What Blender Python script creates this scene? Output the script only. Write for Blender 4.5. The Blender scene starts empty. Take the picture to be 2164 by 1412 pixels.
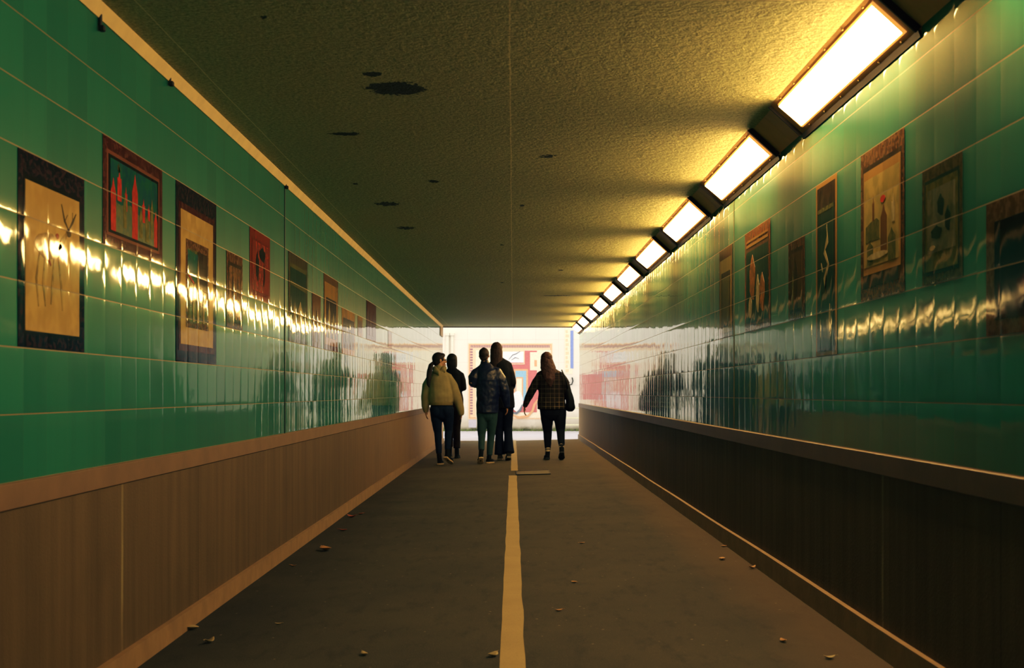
import bpy, bmesh, math, random
from mathutils import Vector, Matrix, noise

random.seed(11)
SC = bpy.context.scene
COL = SC.collection
PI = math.pi

# ------------------------------------------------------------------ dimensions (metres)
EYE = 1.036
F = 2800.0                     # focal length in pixels of the 2164 px wide frame
VX, VY = 1084.0, 829.0         # where the tunnel's lines meet
XL, XR = -1.50, 1.42           # tiled wall faces
CEIL = EYE + 1.40
Y0, Y1 = -7.0, 28.3            # tunnel from behind the viewer to its far mouth
TW = 0.203                     # tile module
VL = EYE - 0.27                # dado top, left
VR = EYE - 0.236               # dado top, right
ROW_R = 0.200

def floor_z(x): return 0.0255 * x

def on_floor(px, py):
    x = 0.0
    for _ in range(6):
        s = (py - VY) / (EYE - floor_z(x)); x = (px - VX) / s
    return x, F / s

# ------------------------------------------------------------------ object helpers
def props(o, label=None, cat=None, group=None, kind=None):
    if label: o['label'] = label
    if cat: o['category'] = cat
    if group: o['group'] = group
    if kind: o['kind'] = kind
    return o

def mesh_obj(name, bm, mat, parent=None, smooth=False, mesh=None):
    if mesh is None:
        mesh = bpy.data.meshes.new(name)
        bmesh.ops.recalc_face_normals(bm, faces=bm.faces)
        bm.to_mesh(mesh); bm.free()
    if smooth:
        for p in mesh.polygons: p.use_smooth = True
    if mat and not mesh.materials: mesh.materials.append(mat)
    o = bpy.data.objects.new(name, mesh)
    COL.objects.link(o)
    if parent: o.parent = parent
    return o

def empty(name, loc=(0, 0, 0), rz=0.0):
    o = bpy.data.objects.new(name, None)
    o.empty_display_size = 0.1
    o.location = loc; o.rotation_euler = (0, 0, rz)
    COL.objects.link(o)
    return o

def struct(name, bm, mat, parent=None):
    o = mesh_obj(name, bm, mat, parent)
    if parent is None: o['kind'] = 'structure'
    return o

def box(bm, x0, x1, y0, y1, z0, z1):
    vs = [bm.verts.new((x, y, z)) for x in (x0, x1) for y in (y0, y1) for z in (z0, z1)]
    for f in ((0, 1, 3, 2), (4, 6, 7, 5), (0, 4, 5, 1), (2, 3, 7, 6), (0, 2, 6, 4), (1, 5, 7, 3)):
        bm.faces.new([vs[i] for i in f])
    return vs

def bevel(bm, w, seg=2):
    bmesh.ops.bevel(bm, geom=list(bm.edges), offset=w, segments=seg, affect='EDGES', profile=0.5)

def prism(bm, pts, y0, y1):
    """closed polygon pts [(x,z)] pulled along y"""
    a = [bm.verts.new((x, y0, z)) for x, z in pts]
    b = [bm.verts.new((x, y1, z)) for x, z in pts]
    n = len(pts)
    bm.faces.new(a); bm.faces.new(b[::-1])
    for i in range(n):
        bm.faces.new((a[i], b[i], b[(i + 1) % n], a[(i + 1) % n]))

# ------------------------------------------------------------------ node helpers
class NT:
    def __init__(s, name):
        s.m = bpy.data.materials.new(name); s.m.use_nodes = True
        s.t = s.m.node_tree; s.n = s.t.nodes; s.n.clear()
        s.out = s.n.new('ShaderNodeOutputMaterial')
    def link(s, a, b): s.t.links.new(a, b)
    def put(s, sock, v):
        if isinstance(v, bpy.types.NodeSocket): s.link(v, sock)
        elif isinstance(v, (tuple, list)) and len(v) == 3 and sock.type == 'RGBA': sock.default_value = (*v, 1)
        else: sock.default_value = v
    def math(s, op, a, b=None, c=None, clamp=False):
        n = s.n.new('ShaderNodeMath'); n.operation = op; n.use_clamp = clamp
        s.put(n.inputs[0], a)
        if b is not None: s.put(n.inputs[1], b)
        if c is not None: s.put(n.inputs[2], c)
        return n.outputs[0]
    def vmath(s, op, a, b=None):
        n = s.n.new('ShaderNodeVectorMath'); n.operation = op
        s.put(n.inputs[0], a)
        if b is not None:
            if op == 'SCALE': s.put(n.inputs['Scale'], b)
            else: s.put(n.inputs[1], b)
        return n.outputs[0]
    def comb(s, x, y, z):
        n = s.n.new('ShaderNodeCombineXYZ')
        for i, v in enumerate((x, y, z)): s.put(n.inputs[i], v)
        return n.outputs[0]
    def sep(s, v):
        n = s.n.new('ShaderNodeSeparateXYZ'); s.put(n.inputs[0], v)
        return n.outputs
    def geo(s): return s.n.new('ShaderNodeNewGeometry').outputs
    def obj(s): return s.n.new('ShaderNodeTexCoord').outputs['Object']
    def noise(s, vec, scale, detail=3, rough=.55, color=False):
        n = s.n.new('ShaderNodeTexNoise'); s.put(n.inputs['Vector'], vec)
        n.inputs['Scale'].default_value = scale; n.inputs['Detail'].default_value = detail
        n.inputs['Roughness'].default_value = rough
        return n.outputs['Color' if color else 'Fac']
    def vor(s, vec, scale, out='Distance'):
        n = s.n.new('ShaderNodeTexVoronoi'); s.put(n.inputs['Vector'], vec)
        n.inputs['Scale'].default_value = scale
        return n.outputs[out]
    def white(s, vec, out='Color'):
        n = s.n.new('ShaderNodeTexWhiteNoise'); n.noise_dimensions = '3D'; s.put(n.inputs['Vector'], vec)
        return n.outputs[out]
    def mix(s, f, a, b, mode='MIX'):
        n = s.n.new('ShaderNodeMix'); n.data_type = 'RGBA'; n.blend_type = mode
        s.put(n.inputs[0], f); s.put(n.inputs[6], a); s.put(n.inputs[7], b)
        return n.outputs[2]
    def ramp(s, f, lo, hi, a=0.0, b=1.0):
        n = s.n.new('ShaderNodeMapRange'); n.clamp = True
        s.put(n.inputs[0], f)
        for i, v in enumerate((lo, hi, a, b)): n.inputs[i + 1].default_value = v
        return n.outputs[0]
    def bump(s, h, strength=.3, dist=.01, normal=None):
        n = s.n.new('ShaderNodeBump'); s.put(n.inputs['Height'], h)
        n.inputs['Strength'].default_value = strength; n.inputs['Distance'].default_value = dist
        if normal: s.link(normal, n.inputs['Normal'])
        return n.outputs[0]
    def done(s, color, rough=.5, normal=None, spec=.5, metal=0, sheen=0, ior=1.5, emit=None, estr=0):
        p = s.n.new('ShaderNodeBsdfPrincipled')
        s.put(p.inputs['Base Color'], color); s.put(p.inputs['Roughness'], rough)
        p.inputs['Specular IOR Level'].default_value = spec; p.inputs['IOR'].default_value = ior
        p.inputs['Metallic'].default_value = metal
        if sheen: p.inputs['Sheen Weight'].default_value = sheen
        if normal: s.link(normal, p.inputs['Normal'])
        if emit: s.put(p.inputs['Emission Color'], emit); p.inputs['Emission Strength'].default_value = estr
        s.link(p.outputs[0], s.out.inputs[0])
        return s.m

_cache = {}
def plain(name, col, rough=.6, spec=.5, metal=0, bumpy=0, var=.15, scale=30, sheen=0):
    if name in _cache: return _cache[name]
    t = NT(name)
    o = t.obj(); nz = t.noise(o, scale)
    c = t.mix(nz, tuple(v * (1 - var) for v in col), tuple(min(1, v * (1 + var)) for v in col))
    nrm = t.bump(t.noise(o, scale * 4), bumpy, .004) if bumpy else None
    _cache[name] = t.done(c, rough, nrm, spec, metal, sheen)
    return _cache[name]

# ------------------------------------------------------------------ glazed tile finish shared by walls and tile pictures
GREEN = (0.036, 0.225, 0.185)
GROUT = (0.25, 0.19, 0.09)

def tile_mat(name, col, v0, row, col2=None, pscale=60, contrast=(.42, .58), stretch=(1, 1, 1), grout=GROUT, rough=.045):
    key = (name, v0)
    if key in _cache: return _cache[key]
    t = NT(name); g = t.geo(); P = g['Position']; x, y, z = t.sep(P)
    u = t.math('DIVIDE', y, TW); v = t.math('DIVIDE', t.math('SUBTRACT', z, v0), row)
    fu = t.math('FRACT', u); fv = t.math('FRACT', v)
    eu = t.math('MINIMUM', fu, t.math('SUBTRACT', 1.0, fu)); ev = t.math('MINIMUM', fv, t.math('SUBTRACT', 1.0, fv))
    gl = t.math('MAXIMUM', t.math('LESS_THAN', ev, .009), t.math('MULTIPLY', t.math('LESS_THAN', eu, .005), .13))
    cell = t.comb(t.math('FLOOR', x), t.math('FLOOR', u), t.math('FLOOR', v))
    wn = t.white(cell)
    tilt = t.vmath('SCALE', t.vmath('SUBTRACT', wn, (.5, .5, .5)), .011)
    wob = t.vmath('SCALE', t.vmath('SUBTRACT', t.noise(P, 11, 1, .5, True), (.5, .5, .5)), .016)
    wob2 = t.vmath('SCALE', t.vmath('SUBTRACT', t.noise(P, 38, 1, .5, True), (.5, .5, .5)), .008)
    cu = t.math('POWER', t.math('MULTIPLY', t.math('ABSOLUTE', t.math('SUBTRACT', fu, .5)), 2.0), 5.0)
    cu = t.math('MULTIPLY', cu, t.math('SIGN', t.math('SUBTRACT', fu, .5)))
    cv = t.math('POWER', t.math('MULTIPLY', t.math('ABSOLUTE', t.math('SUBTRACT', fv, .5)), 2.0), 5.0)
    cv = t.math('MULTIPLY', cv, t.math('SIGN', t.math('SUBTRACT', fv, .5)))
    pil = t.comb(0.0, t.math('MULTIPLY', cu, .026), t.math('MULTIPLY', cv, .03))
    nn = t.vmath('ADD', g['Normal'], t.vmath('ADD', tilt, t.vmath('ADD', t.vmath('ADD', wob, wob2), pil)))
    nn = t.vmath('NORMALIZE', nn)
    wv = t.sep(wn)[0]
    base = t.mix(wv, tuple(c * .9 for c in col), tuple(min(1, c * 1.1) for c in col))
    if col2:
        m = t.ramp(t.noise(t.vmath('MULTIPLY', P, stretch), pscale, 2, .6), *contrast)
        base = t.mix(m, base, col2)
    dirt = t.ramp(t.noise(t.vmath('MULTIPLY', P, (1, 9, .6)), 1.0, 4, .6), .48, .78, 0, .22)
    base = t.mix(dirt, base, tuple(c * .55 + .004 for c in col))
    c = t.mix(gl, base, grout)
    r = t.math('ADD', t.math('MULTIPLY', gl, .45), t.math('ADD', rough, t.math('MULTIPLY', dirt, .15)))
    p = t.n.new('ShaderNodeBsdfPrincipled')
    t.put(p.inputs['Base Color'], c); p.inputs['Roughness'].default_value = .36; p.inputs['Specular IOR Level'].default_value = .02 if 'green' in name else 0.0
    t.link(nn, p.inputs['Normal']); t.link(nn, p.inputs['Coat Normal'])
    p.inputs['Coat Weight'].default_value = .95 if 'green' in name else .8; p.inputs['Coat IOR'].default_value = 1.40; t.link(r, p.inputs['Coat Roughness'])
    t.link(p.outputs[0], t.out.inputs[0])
    _cache[key] = t.m
    return _cache[key]

def ML(name, col, col2=None, **k): return tile_mat('tile_' + name, col, VL, TW, col2, **k)
def MR(name, col, col2=None, **k): return tile_mat('tile_' + name, col, VR, ROW_R, col2, **k)

# ------------------------------------------------------------------ setting materials
def m_ceiling():
    t = NT('rough_painted_ceiling'); P = t.geo()['Position']; x, y, z = t.sep(P)
    n1 = t.noise(P, 55, 4, .7); n2 = t.noise(P, 1.6, 4, .6); n3 = t.noise(P, 16, 3, .6)
    c = t.mix(n2, (.60, .59, .33), (.76, .73, .40))
    c = t.mix(t.ramp(n1, .35, .7), tuple(v * .7 for v in (.46, .45, .25)), c)
    dark = None
    spots = [(-.535, 6.11, .15, .15), (-.62, 5.83, .045, .05), (-.93, 4.95, .02, .035), (-.905, 7.18, .10, .05), (.205, 7.86, .075, .08),
             (-.93, 9.85, .14, .17), (-.91, 11.3, .12, .16), (.07, 9.94, .03, .07), (-.10, 12.6, .03, .08), (.55, 15.2, .05, .12),
             (.62, 19.2, .3, .14), (-1.06, 8.9, .03, .05), (-.53, 8.8, .06, .09), (-.14, 16.9, .05, .1)]
    wob = t.math('MULTIPLY', t.math('SUBTRACT', t.noise(t.vmath('MULTIPLY', P, (1, .55, 1)), 30, 4, .75), .5), 2.6)
    for sx, sy, rx, ry in spots:
        dx = t.math('DIVIDE', t.math('SUBTRACT', x, sx), rx); dy = t.math('DIVIDE', t.math('SUBTRACT', y, sy), ry)
        d = t.math('ADD', t.math('ADD', t.math('MULTIPLY', dx, dx), t.math('MULTIPLY', dy, dy)), wob)
        k = t.math('LESS_THAN', d, .78 if (sx, sy) in ((-.535, 6.11), (-.62, 5.83), (-.905, 7.18)) else .36)
        dark = k if dark is None else t.math('MAXIMUM', dark, k)
    for lx, w in ((-1.352, .003), (-.012, .0035)):      # long seams in the paint
        wig = t.math('ADD', x, t.math('MULTIPLY', t.math('SUBTRACT', t.noise(P, 1.2, 1), .5), .012))
        l = t.math('LESS_THAN', t.math('ABSOLUTE', t.math('SUBTRACT', wig, lx)), w)
        c = t.mix(t.math('MULTIPLY', l, .7), c, (.9, .8, .5))
    fy = t.math('FRACT', t.math('DIVIDE', t.math('ADD', y, .12), 4.5))
    l = t.math('LESS_THAN', t.math('ABSOLUTE', t.math('SUBTRACT', fy, .999)), .0012)
    c = t.mix(t.math('MULTIPLY', l, .25), c, (.5, .4, .2))
    c = t.mix(t.math('MULTIPLY', dark, .93), c, (.012, .010, .014))
    h = t.math('ADD', t.math('MULTIPLY', n1, .6), t.math('MULTIPLY', n3, .9))
    return t.done(c, .75, t.bump(h, .9, .012), .3)

def m_asphalt():
    t = NT('asphalt'); P = t.geo()['Position']; x, y, z = t.sep(P)
    n1 = t.noise(P, 160, 3, .7); n2 = t.noise(P, 1.1, 4, .6); n3 = t.noise(t.vmath('MULTIPLY', P, (3, .9, 1)), 3, 4, .7)
    c = t.mix(n2, (.056, .052, .044), (.100, .090, .068))
    c = t.mix(t.ramp(n3, .52, .75, 0, .55), c, (.038, .034, .03))
    c = t.mix(t.ramp(n1, .6, .78, 0, .8), c, (.24, .21, .15))
    edge = t.ramp(t.math('ADD', x, t.math('MULTIPLY', n2, .3)), 1.15, 1.4, 0, .45)
    c = t.mix(edge, c, (.17, .12, .07))
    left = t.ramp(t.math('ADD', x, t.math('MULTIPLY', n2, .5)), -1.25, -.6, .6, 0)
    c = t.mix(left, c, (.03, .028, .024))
    c = t.mix(t.ramp(t.math('ADD', y, t.math('MULTIPLY', n2, 5)), 15, 30, 0, .6), c, (.20, .155, .085))  # lighter towards the mouth: daylight painted into the asphalt
    sp = t.math('LESS_THAN', t.vor(P, 9), .055)
    c = t.mix(t.math('MULTIPLY', sp, .5), c, (.35, .3, .2))
    return t.done(c, .85, t.bump(n1, .5, .006), .08)

def m_dado(name, a, b):
    t = NT(name); P = t.geo()['Position']
    st = t.noise(t.vmath('MULTIPLY', P, (1, 7.5, .35)), 1.5, 4, .65)
    n2 = t.noise(P, 2.0, 4, .6); n1 = t.noise(P, 90, 2, .6)
    c = t.mix(t.ramp(st, .35, .68), a, b)
    c = t.mix(t.ramp(n2, .5, .8, 0, .35), c, tuple(v * .6 for v in a))
    y = t.sep(P)[1]
    j = t.math('LESS_THAN', t.math('FRACT', t.math('DIVIDE', t.math('SUBTRACT', y, 8.7), 2.44)), .0025)
    c = t.mix(t.math('MULTIPLY', j, .6), c, (.03, .02, .01))
    mouth_daylight = t.ramp(t.math('ADD', y, t.math('MULTIPLY', n2, 5)), 14, 30, 0, .85)  # paints daylight near the mouth into the dado colour
    c = t.mix(mouth_daylight, c, t.mix(st, (.40, .26, .14), (.50, .35, .20)))
    pale = t.math('MULTIPLY', t.math('LESS_THAN', t.math('ABSOLUTE', t.math('SUBTRACT', t.math('ADD', y, t.math('MULTIPLY', n2, .03)), 5.06)), .012),
                  t.ramp(t.noise(P, 3.0), .35, .6, 0, .5))
    c = t.mix(pale, c, (.42, .38, .2))
    return t.done(c, .6, t.bump(n1, .25, .004), .12)

def m_concrete():
    t = NT('pale_outer_wall'); P = t.geo()['Position']; x, y, z = t.sep(P)
    n2 = t.noise(P, 1.3, 4, .6); low = t.ramp(t.math('ADD', z, t.math('MULTIPLY', n2, .5)), .25, .75, 1, 0)
    c = t.mix(n2, (.78, .72, .62), (.88, .84, .76))
    c = t.mix(t.math('MULTIPLY', low, .75), c, (.36, .29, .16))
    moss = t.ramp(t.math('ADD', z, t.math('MULTIPLY', t.noise(P, 5), .16)), .10, .2, 1, 0)
    c = t.mix(moss, c, (.07, .07, .03))
    fx = t.math('LESS_THAN', t.math('FRACT', t.math('DIVIDE', x, .61)), .012)
    fz = t.math('LESS_THAN', t.math('FRACT', t.math('DIVIDE', z, .61)), .012)
    c = t.mix(t.math('MULTIPLY', t.math('MAXIMUM', fx, fz), .35), c, (.5, .45, .38))
    return t.done(c, .8, t.bump(t.noise(P, 40), .2, .005), .3)

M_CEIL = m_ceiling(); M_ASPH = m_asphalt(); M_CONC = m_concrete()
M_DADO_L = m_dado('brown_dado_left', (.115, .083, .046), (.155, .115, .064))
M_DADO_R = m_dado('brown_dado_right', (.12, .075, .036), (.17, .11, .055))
M_CAP = plain('brown_cap', (.185, .115, .065), .6, var=.3, scale=6, bumpy=.15)
M_KERB = plain('worn_kerb', (.30, .20, .10), .6, var=.35, scale=9, bumpy=.3)
M_COVE = plain('pale_coving', (.80, .62, .32), .6, var=.2, scale=8)
M_PAVE = plain('pale_paving', (.50, .49, .55), .8, var=.2, scale=4, bumpy=.3)
M_BLACK = plain('black_paint', (.012, .011, .012), .5)

# ------------------------------------------------------------------ the tunnel
bm = bmesh.new()
v = [bm.verts.new(p) for p in ((XL - .3, Y0, floor_z(XL - .3)), (XR + .3, Y0, floor_z(XR + .3)), (XR + .3, Y1, floor_z(XR + .3)), (XL - .3, Y1, floor_z(XL - .3)))]
bm.faces.new(v); r = bmesh.ops.extrude_face_region(bm, geom=list(bm.faces))
for q in [e for e in r['geom'] if isinstance(e, bmesh.types.BMVert)]: q.co.z -= .25
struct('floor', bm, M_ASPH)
bm = bmesh.new(); box(bm, XL - .3, XR + .3, Y0, Y1, CEIL, CEIL + .35); struct('ceiling', bm, M_CEIL)
# tiled walls
bm = bmesh.new(); box(bm, XL - .3, XL, Y0, Y1, -.25, CEIL); wl = struct('wall_left', bm, ML('green', GREEN))
bm = bmesh.new(); box(bm, XR, XR + .3, Y0, Y1, -.25, CEIL); wr = struct('wall_right', bm, MR('green', GREEN))
bm = bmesh.new(); box(bm, XL - .3, XR + .3, Y0 - .3, Y0, -.25, CEIL + .35)
struct('back_light_block', bm, plain('dark_light_block', (.03, .045, .03), .6))  # unseen end cap, added to shut out daylight behind the viewer
# dado panels, caps and skirting kerbs
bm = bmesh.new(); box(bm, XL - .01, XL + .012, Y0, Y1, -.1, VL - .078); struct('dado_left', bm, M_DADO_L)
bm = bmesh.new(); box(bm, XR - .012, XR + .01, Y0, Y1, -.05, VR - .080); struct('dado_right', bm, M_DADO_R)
bm = bmesh.new(); box(bm, XL - .01, XL + .020, Y0, Y1, VL - .078, VL); bevel(bm, .003, 1); struct('trim_1', bm, M_CAP)
bm = bmesh.new(); box(bm, XR - .020, XR + .01, Y0, Y1, VR - .080, VR); bevel(bm, .003, 1); struct('trim_2', bm, plain('dark_brown_cap', (.15, .085, .045), .45, var=.3, scale=6, bumpy=.15))
for nm, x0, x1, zt in (('baseboard_left', XL - .01, XL + .035, EYE - .985), ('baseboard_right', XR - .035, XR + .01, EYE - .895)):
    bm = bmesh.new(); n = 70
    rings = []
    for i in range(n + 1):
        y = Y0 + (Y1 - Y0) * i / n
        w = .004 * noise.noise(Vector((x0, y * .6, 0))); dz = .006 * noise.noise(Vector((x1, y * .4, 3)))
        a, b = (x0, x1 + w) if 'left' in nm else (x0 + w, x1)
        rings.append([bm.verts.new(p) for p in ((a, y, -.12), (b, y, -.12), (b, y, zt + dz), (a, y, zt + dz))])
    for i in range(n):
        for k in range(4):
            bm.faces.new((rings[i][k], rings[i][(k + 1) % 4], rings[i + 1][(k + 1) % 4], rings[i + 1][k]))
    bm.faces.new(rings[0]); bm.faces.new(rings[-1][::-1])
    struct(nm, bm, M_KERB)
# pale cove strip along the top of the left wall
bm = bmesh.new(); zt = EYE + 1.352
pts = [(XL - .01, zt), (XL + .006, zt), (XL + .03, CEIL - .004), (XL + .03, CEIL + .02), (XL - .01, CEIL + .02)]
prism(bm, pts, Y0, Y1 - .4); struct('trim_3', bm, M_COVE)
# movement joints
bm = bmesh.new(); box(bm, XL - .005, XL + .004, 8.695, 8.712, VL, EYE + 1.352); struct('trim_4', bm, M_BLACK)
bm = bmesh.new(); box(bm, XR - .003, XR + .005, 8.50, 8.512, VR, CEIL - .16); struct('trim_5', bm, plain('olive_sealant', (.10, .085, .03), .6))
# mouth of the tunnel
bm = bmesh.new(); box(bm, XL - .3, XR + .3, Y1, Y1 + .06, CEIL - .018, CEIL + .5); struct('trim_6', bm, plain('dark_brown_lintel', (.06, .03, .02), .7))

# ------------------------------------------------------------------ floor marks
bm = bmesh.new()
def strip(bm, y0, y1, x, w):
    n = max(2, int((y1 - y0) / .22)); prev = None
    for i in range(n + 1):
        y = y0 + (y1 - y0) * i / n
        a = x - w / 2 + .005 * noise.noise(Vector((y * 2.1, 1, 0))); b = x + w / 2 + .006 * noise.noise(Vector((y * 1.7, 9, 0)))
        cur = [bm.verts.new((a, y, floor_z(a) + .0025)), bm.verts.new((b, y, floor_z(b) + .0025))]
        if prev: bm.faces.new((prev[0], prev[1], cur[1], cur[0]))
        prev = cur
strip(bm, Y0, 16.45, -.002, .098); strip(bm, 17.45, Y1 + .2, .02, .092)
t = NT('worn_line_paint'); P = t.geo()['Position']
c = t.mix(t.noise(P, 3, 4, .6), (.30, .23, .11), (.43, .34, .17))
c = t.mix(t.ramp(t.noise(P, 130, 3, .7), .56, .72, 0, .55), c, (.15, .12, .07))
line = mesh_obj('painted_line', bm, t.done(c, .7, t.bump(t.noise(P, 160), .4, .004), .3))
props(line, 'worn cream painted line running down the middle of the dark asphalt path', 'line')
bm = bmesh.new(); box(bm, .05, .46, 16.5, 17.25, .004, .0085); bevel(bm, .002, 1)
for q in bm.verts: q.co.z += floor_z(q.co.x)
cover = mesh_obj('access_cover', bm, plain('asphalt_filled_cover', (.13, .105, .06), .7, var=.3, scale=20, bumpy=.3))
props(cover, 'rectangular access cover set in the asphalt right of the painted line', 'cover')
bm = bmesh.new()
for a in ((.04, .47, 17.24, 17.27), (.04, .47, 16.48, 16.5), (.04, .052, 16.48, 17.27), (.458, .47, 16.48, 17.27)): box(bm, a[0], a[1], a[2], a[3], .005, .0125)
for q in bm.verts: q.co.z += floor_z(q.co.x)
mesh_obj('frame', bm, plain('rusty_edge', (.03, .022, .018), .6), cover)

# ------------------------------------------------------------------ luminaires in the right-hand corner
A = Vector((.168, 0, -.152)).normalized()      # across the sloping face, ceiling to wall
N = Vector((-.671, 0, -.7415)).normalized()    # out of the face, down into the tunnel
O = Vector((1.252, 0, CEIL))                   # where the face meets the ceiling
FW = Vector((.168, 0, -.152)).length
LY = Vector((0, 1, 0))
def slab(bm, a0, a1, y0, y1, n0, n1):
    vs = box(bm, 0, 1, 0, 1, 0, 1)
    cs = [(a, y, n) for a in (a0, a1) for y in (y0, y1) for n in (n0, n1)]
    for q, (a, y, n) in zip(vs, cs): q.co = A * a + LY * y + N * n

M_HOUS = plain('brown_enamel_housing', (.55, .33, .14), .5, var=.25, scale=12)
M_TRUNK = plain('olive_brown_trunking', (.60, .40, .18), .5, var=.25, scale=6)
M_RIM = plain('dark_rim', (.035, .02, .01), .5)
t = NT('warm_diffuser'); P = t.obj()
e = t.n.new('ShaderNodeEmission'); e.inputs[0].default_value = (1.0, .60, .20, 1); e.inputs[1].default_value = 47.0
t.link(e.outputs[0], t.out.inputs[0]); M_DIFF = t.m

t = NT('gasket_halation'); M_GLOW = t.done((.3, .12, .03), .4, emit=(1.0, .42, .08), estr=.9)  # emission paints the orange halation around each diffuser
PITCH, LEN = 2.43, 1.63
def luminaire():
    r = empty('strip_light', O)
    bm = bmesh.new(); dn = -.05
    # set-back trunking that fills the corner, one pitch long
    w0 = (A * 0 + N * dn); w1 = (A * FW + N * dn)
    loc = [(w0.x + .0, w0.z + .0), (w1.x, w1.z)]
    pts = [(.045, -.001), (XR - .002 - O.x, -.215), (XR - .002 - O.x, -.001)]
    pts = [(.024, -.0015), (XR - .0015 - O.x, -.130), (XR - .0015 - O.x, -.0015)]
    prism(bm, pts, -.40, PITCH - .402); mesh_obj('trunking', bm, M_TRUNK, r)
    # raised body whose sloping face carries the diffuser
    bm = bmesh.new(); b0, b1 = -.10, LEN + .13
    e0 = Vector((.002, 0, -.002)); e1 = Vector((XR - O.x - .002, 0, -.15))
    pts = [(.0, .001), (XR - O.x + .001, -.150), (XR - O.x + .001, .001)]
    prism(bm, pts, b0, b1); bevel(bm, .0012, 1); mesh_obj('housing', bm, M_HOUS, r)
    bm = bmesh.new()
    slab(bm, .026, .033, -.016, LEN + .016, -.002, .006); slab(bm, .181, .188, -.016, LEN + .016, -.002, .006)
    slab(bm, .033, .181, -.016, -.008, -.002, .010); slab(bm, .033, .181, LEN + .008, LEN + .016, -.002, .010)
    mesh_obj('gasket', bm, M_GLOW, r)
    bm = bmesh.new()
    q = [A * a + N * n for a, n in ((.036, -.004), (.179, -.004), (.179, .010), (.036, .016))]
    prism(bm, [(p.x, p.z) for p in q], 0, LEN)
    bmesh.ops.recalc_face_normals(bm, faces=bm.faces); bevel(bm, .004, 2)
    mesh_obj('diffuser', bm, M_DIFF, r, smooth=True)
    # rim of the near end
    bm = bmesh.new(); q = [A * a + N * n for a, n in ((.012, -.012), (FW - .016, -.012), (FW - .016, .014), (.002, .014))]
    for yy in (b0 - .004, b1 - .006):
        bm = bmesh.new(); prism(bm, [(p.x, p.z) for p in q], yy, yy + .010)
        mesh_obj('end_rim', bm, M_RIM, r)
    bm = bmesh.new(); prism(bm, [(XR - O.x - .0015, -.140), (XR - O.x - .0015, -.166), (XR - O.x - .006, -.166), (XR - O.x - .014, -.142)], b0, b1); mesh_obj('streak_shield', bm, M_RIM, r)  # added lip, hides the diffuser's mirror streak on the tiles
    for a in (.014, .203):
        for k in range(6):
            bm = bmesh.new()
            bmesh.ops.create_uvsphere(bm, u_segments=8, v_segments=5, radius=.006)
            c0 = A * a + LY * (.08 + k * (LEN - .16) / 5) + N * .001
            for q in bm.verts: q.co += c0
            mesh_obj('screw', bm, plain('brass_screw', (.55, .38, .16), .35, metal=.6), r, smooth=True)
    return r

def copy_tree(o, parent=None):
    c = o.copy(); COL.objects.link(c)
    if parent: c.parent = parent
    for ch in list(o.children): copy_tree(ch, c)
    return c

proto = luminaire()
ordn = ['nearest and largest of the glowing strip lights, top right', 'second glowing strip light from the viewer along the corner', 'third glowing strip light from the viewer along the corner',
        'fourth glowing strip light from the viewer along the corner', 'fifth glowing strip light from the viewer along the corner', 'sixth glowing strip light from the viewer along the corner',
        'fourth glowing strip light back from the tunnel mouth', 'third glowing strip light back from the tunnel mouth', 'second glowing strip light back from the tunnel mouth',
        'farthest and smallest glowing strip light, at the tunnel mouth']
YN = 4.70
for k in list(range(10)) + [-1, -2, -3]:
    o = proto if k == 0 else copy_tree(proto)
    o.location = (O.x, YN + k * PITCH, O.z)
    lab = ordn[k] if k >= 0 else 'strip light in the right corner overhead, before the nearest glowing one'
    props(o, lab, 'light', 'strip lights along the right ceiling corner' if k >= 0 else 'strip lights overhead before the view')

# ------------------------------------------------------------------ tile pictures
def picture(side, name, label, x_near, x_far, k0, k1, layers, motifs, joints_z=None):
    """side 'L' or 'R'; x_near/x_far the distances along the tunnel; k0,k1 tile rows above the dado"""
    v0, row = (VL, TW) if side == 'L' else (VR, ROW_R)
    M = ML if side == 'L' else MR
    z0, z1 = v0 + k0 * row + .003, v0 + k1 * row - .003
    y0, y1 = x_near, x_far
    base = XL if side == 'L' else XR
    sg = 1 if side == 'L' else -1
    r = empty(name, (base, (y0 + y1) / 2, z0))
    props(r, label, 'picture')
    W, H = y1 - y0, z1 - z0
    def panel(nm, poly, off, mat, par):
        b = bmesh.new(); n = len(poly)
        t0 = off - .0006 if off > .001 else 0.0
        fr = [b.verts.new((sg * off, p[0] - W / 2, p[1])) for p in poly]
        bk = [b.verts.new((sg * t0, p[0] - W / 2, p[1])) for p in poly]
        b.faces.new(fr); b.faces.new(bk[::-1])
        for i in range(n): b.faces.new((fr[i], bk[i], bk[(i + 1) % n], fr[(i + 1) % n]))
        return mesh_obj(nm, b, mat, par)
    off = .0022; par = r
    rect = (0, 0, W, H)
    for i, (nm, ins, mat) in enumerate(layers):
        l, rr, bt, tp = ins
        if side == 'R': l, rr = rr, l
        rect = (rect[0] + l, rect[1] + bt, rect[2] - rr, rect[3] - tp)
        panel(nm, [(rect[0], rect[1]), (rect[2], rect[1]), (rect[2], rect[3]), (rect[0], rect[3])], off, M(*mat[:2], **mat[2]), r)
        off += .0007
    a, b_, c, d = rect
    for nm, mat, polys in motifs:
        for poly in polys:
            pp = [((a + (p[0] if side == 'L' else 1 - p[0]) * (c - a)), b_ + p[1] * (d - b_)) for p in poly]
            panel(nm, pp, off, M(*mat[:2], **mat[2]), r)
        off += .00035
    return r

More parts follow.
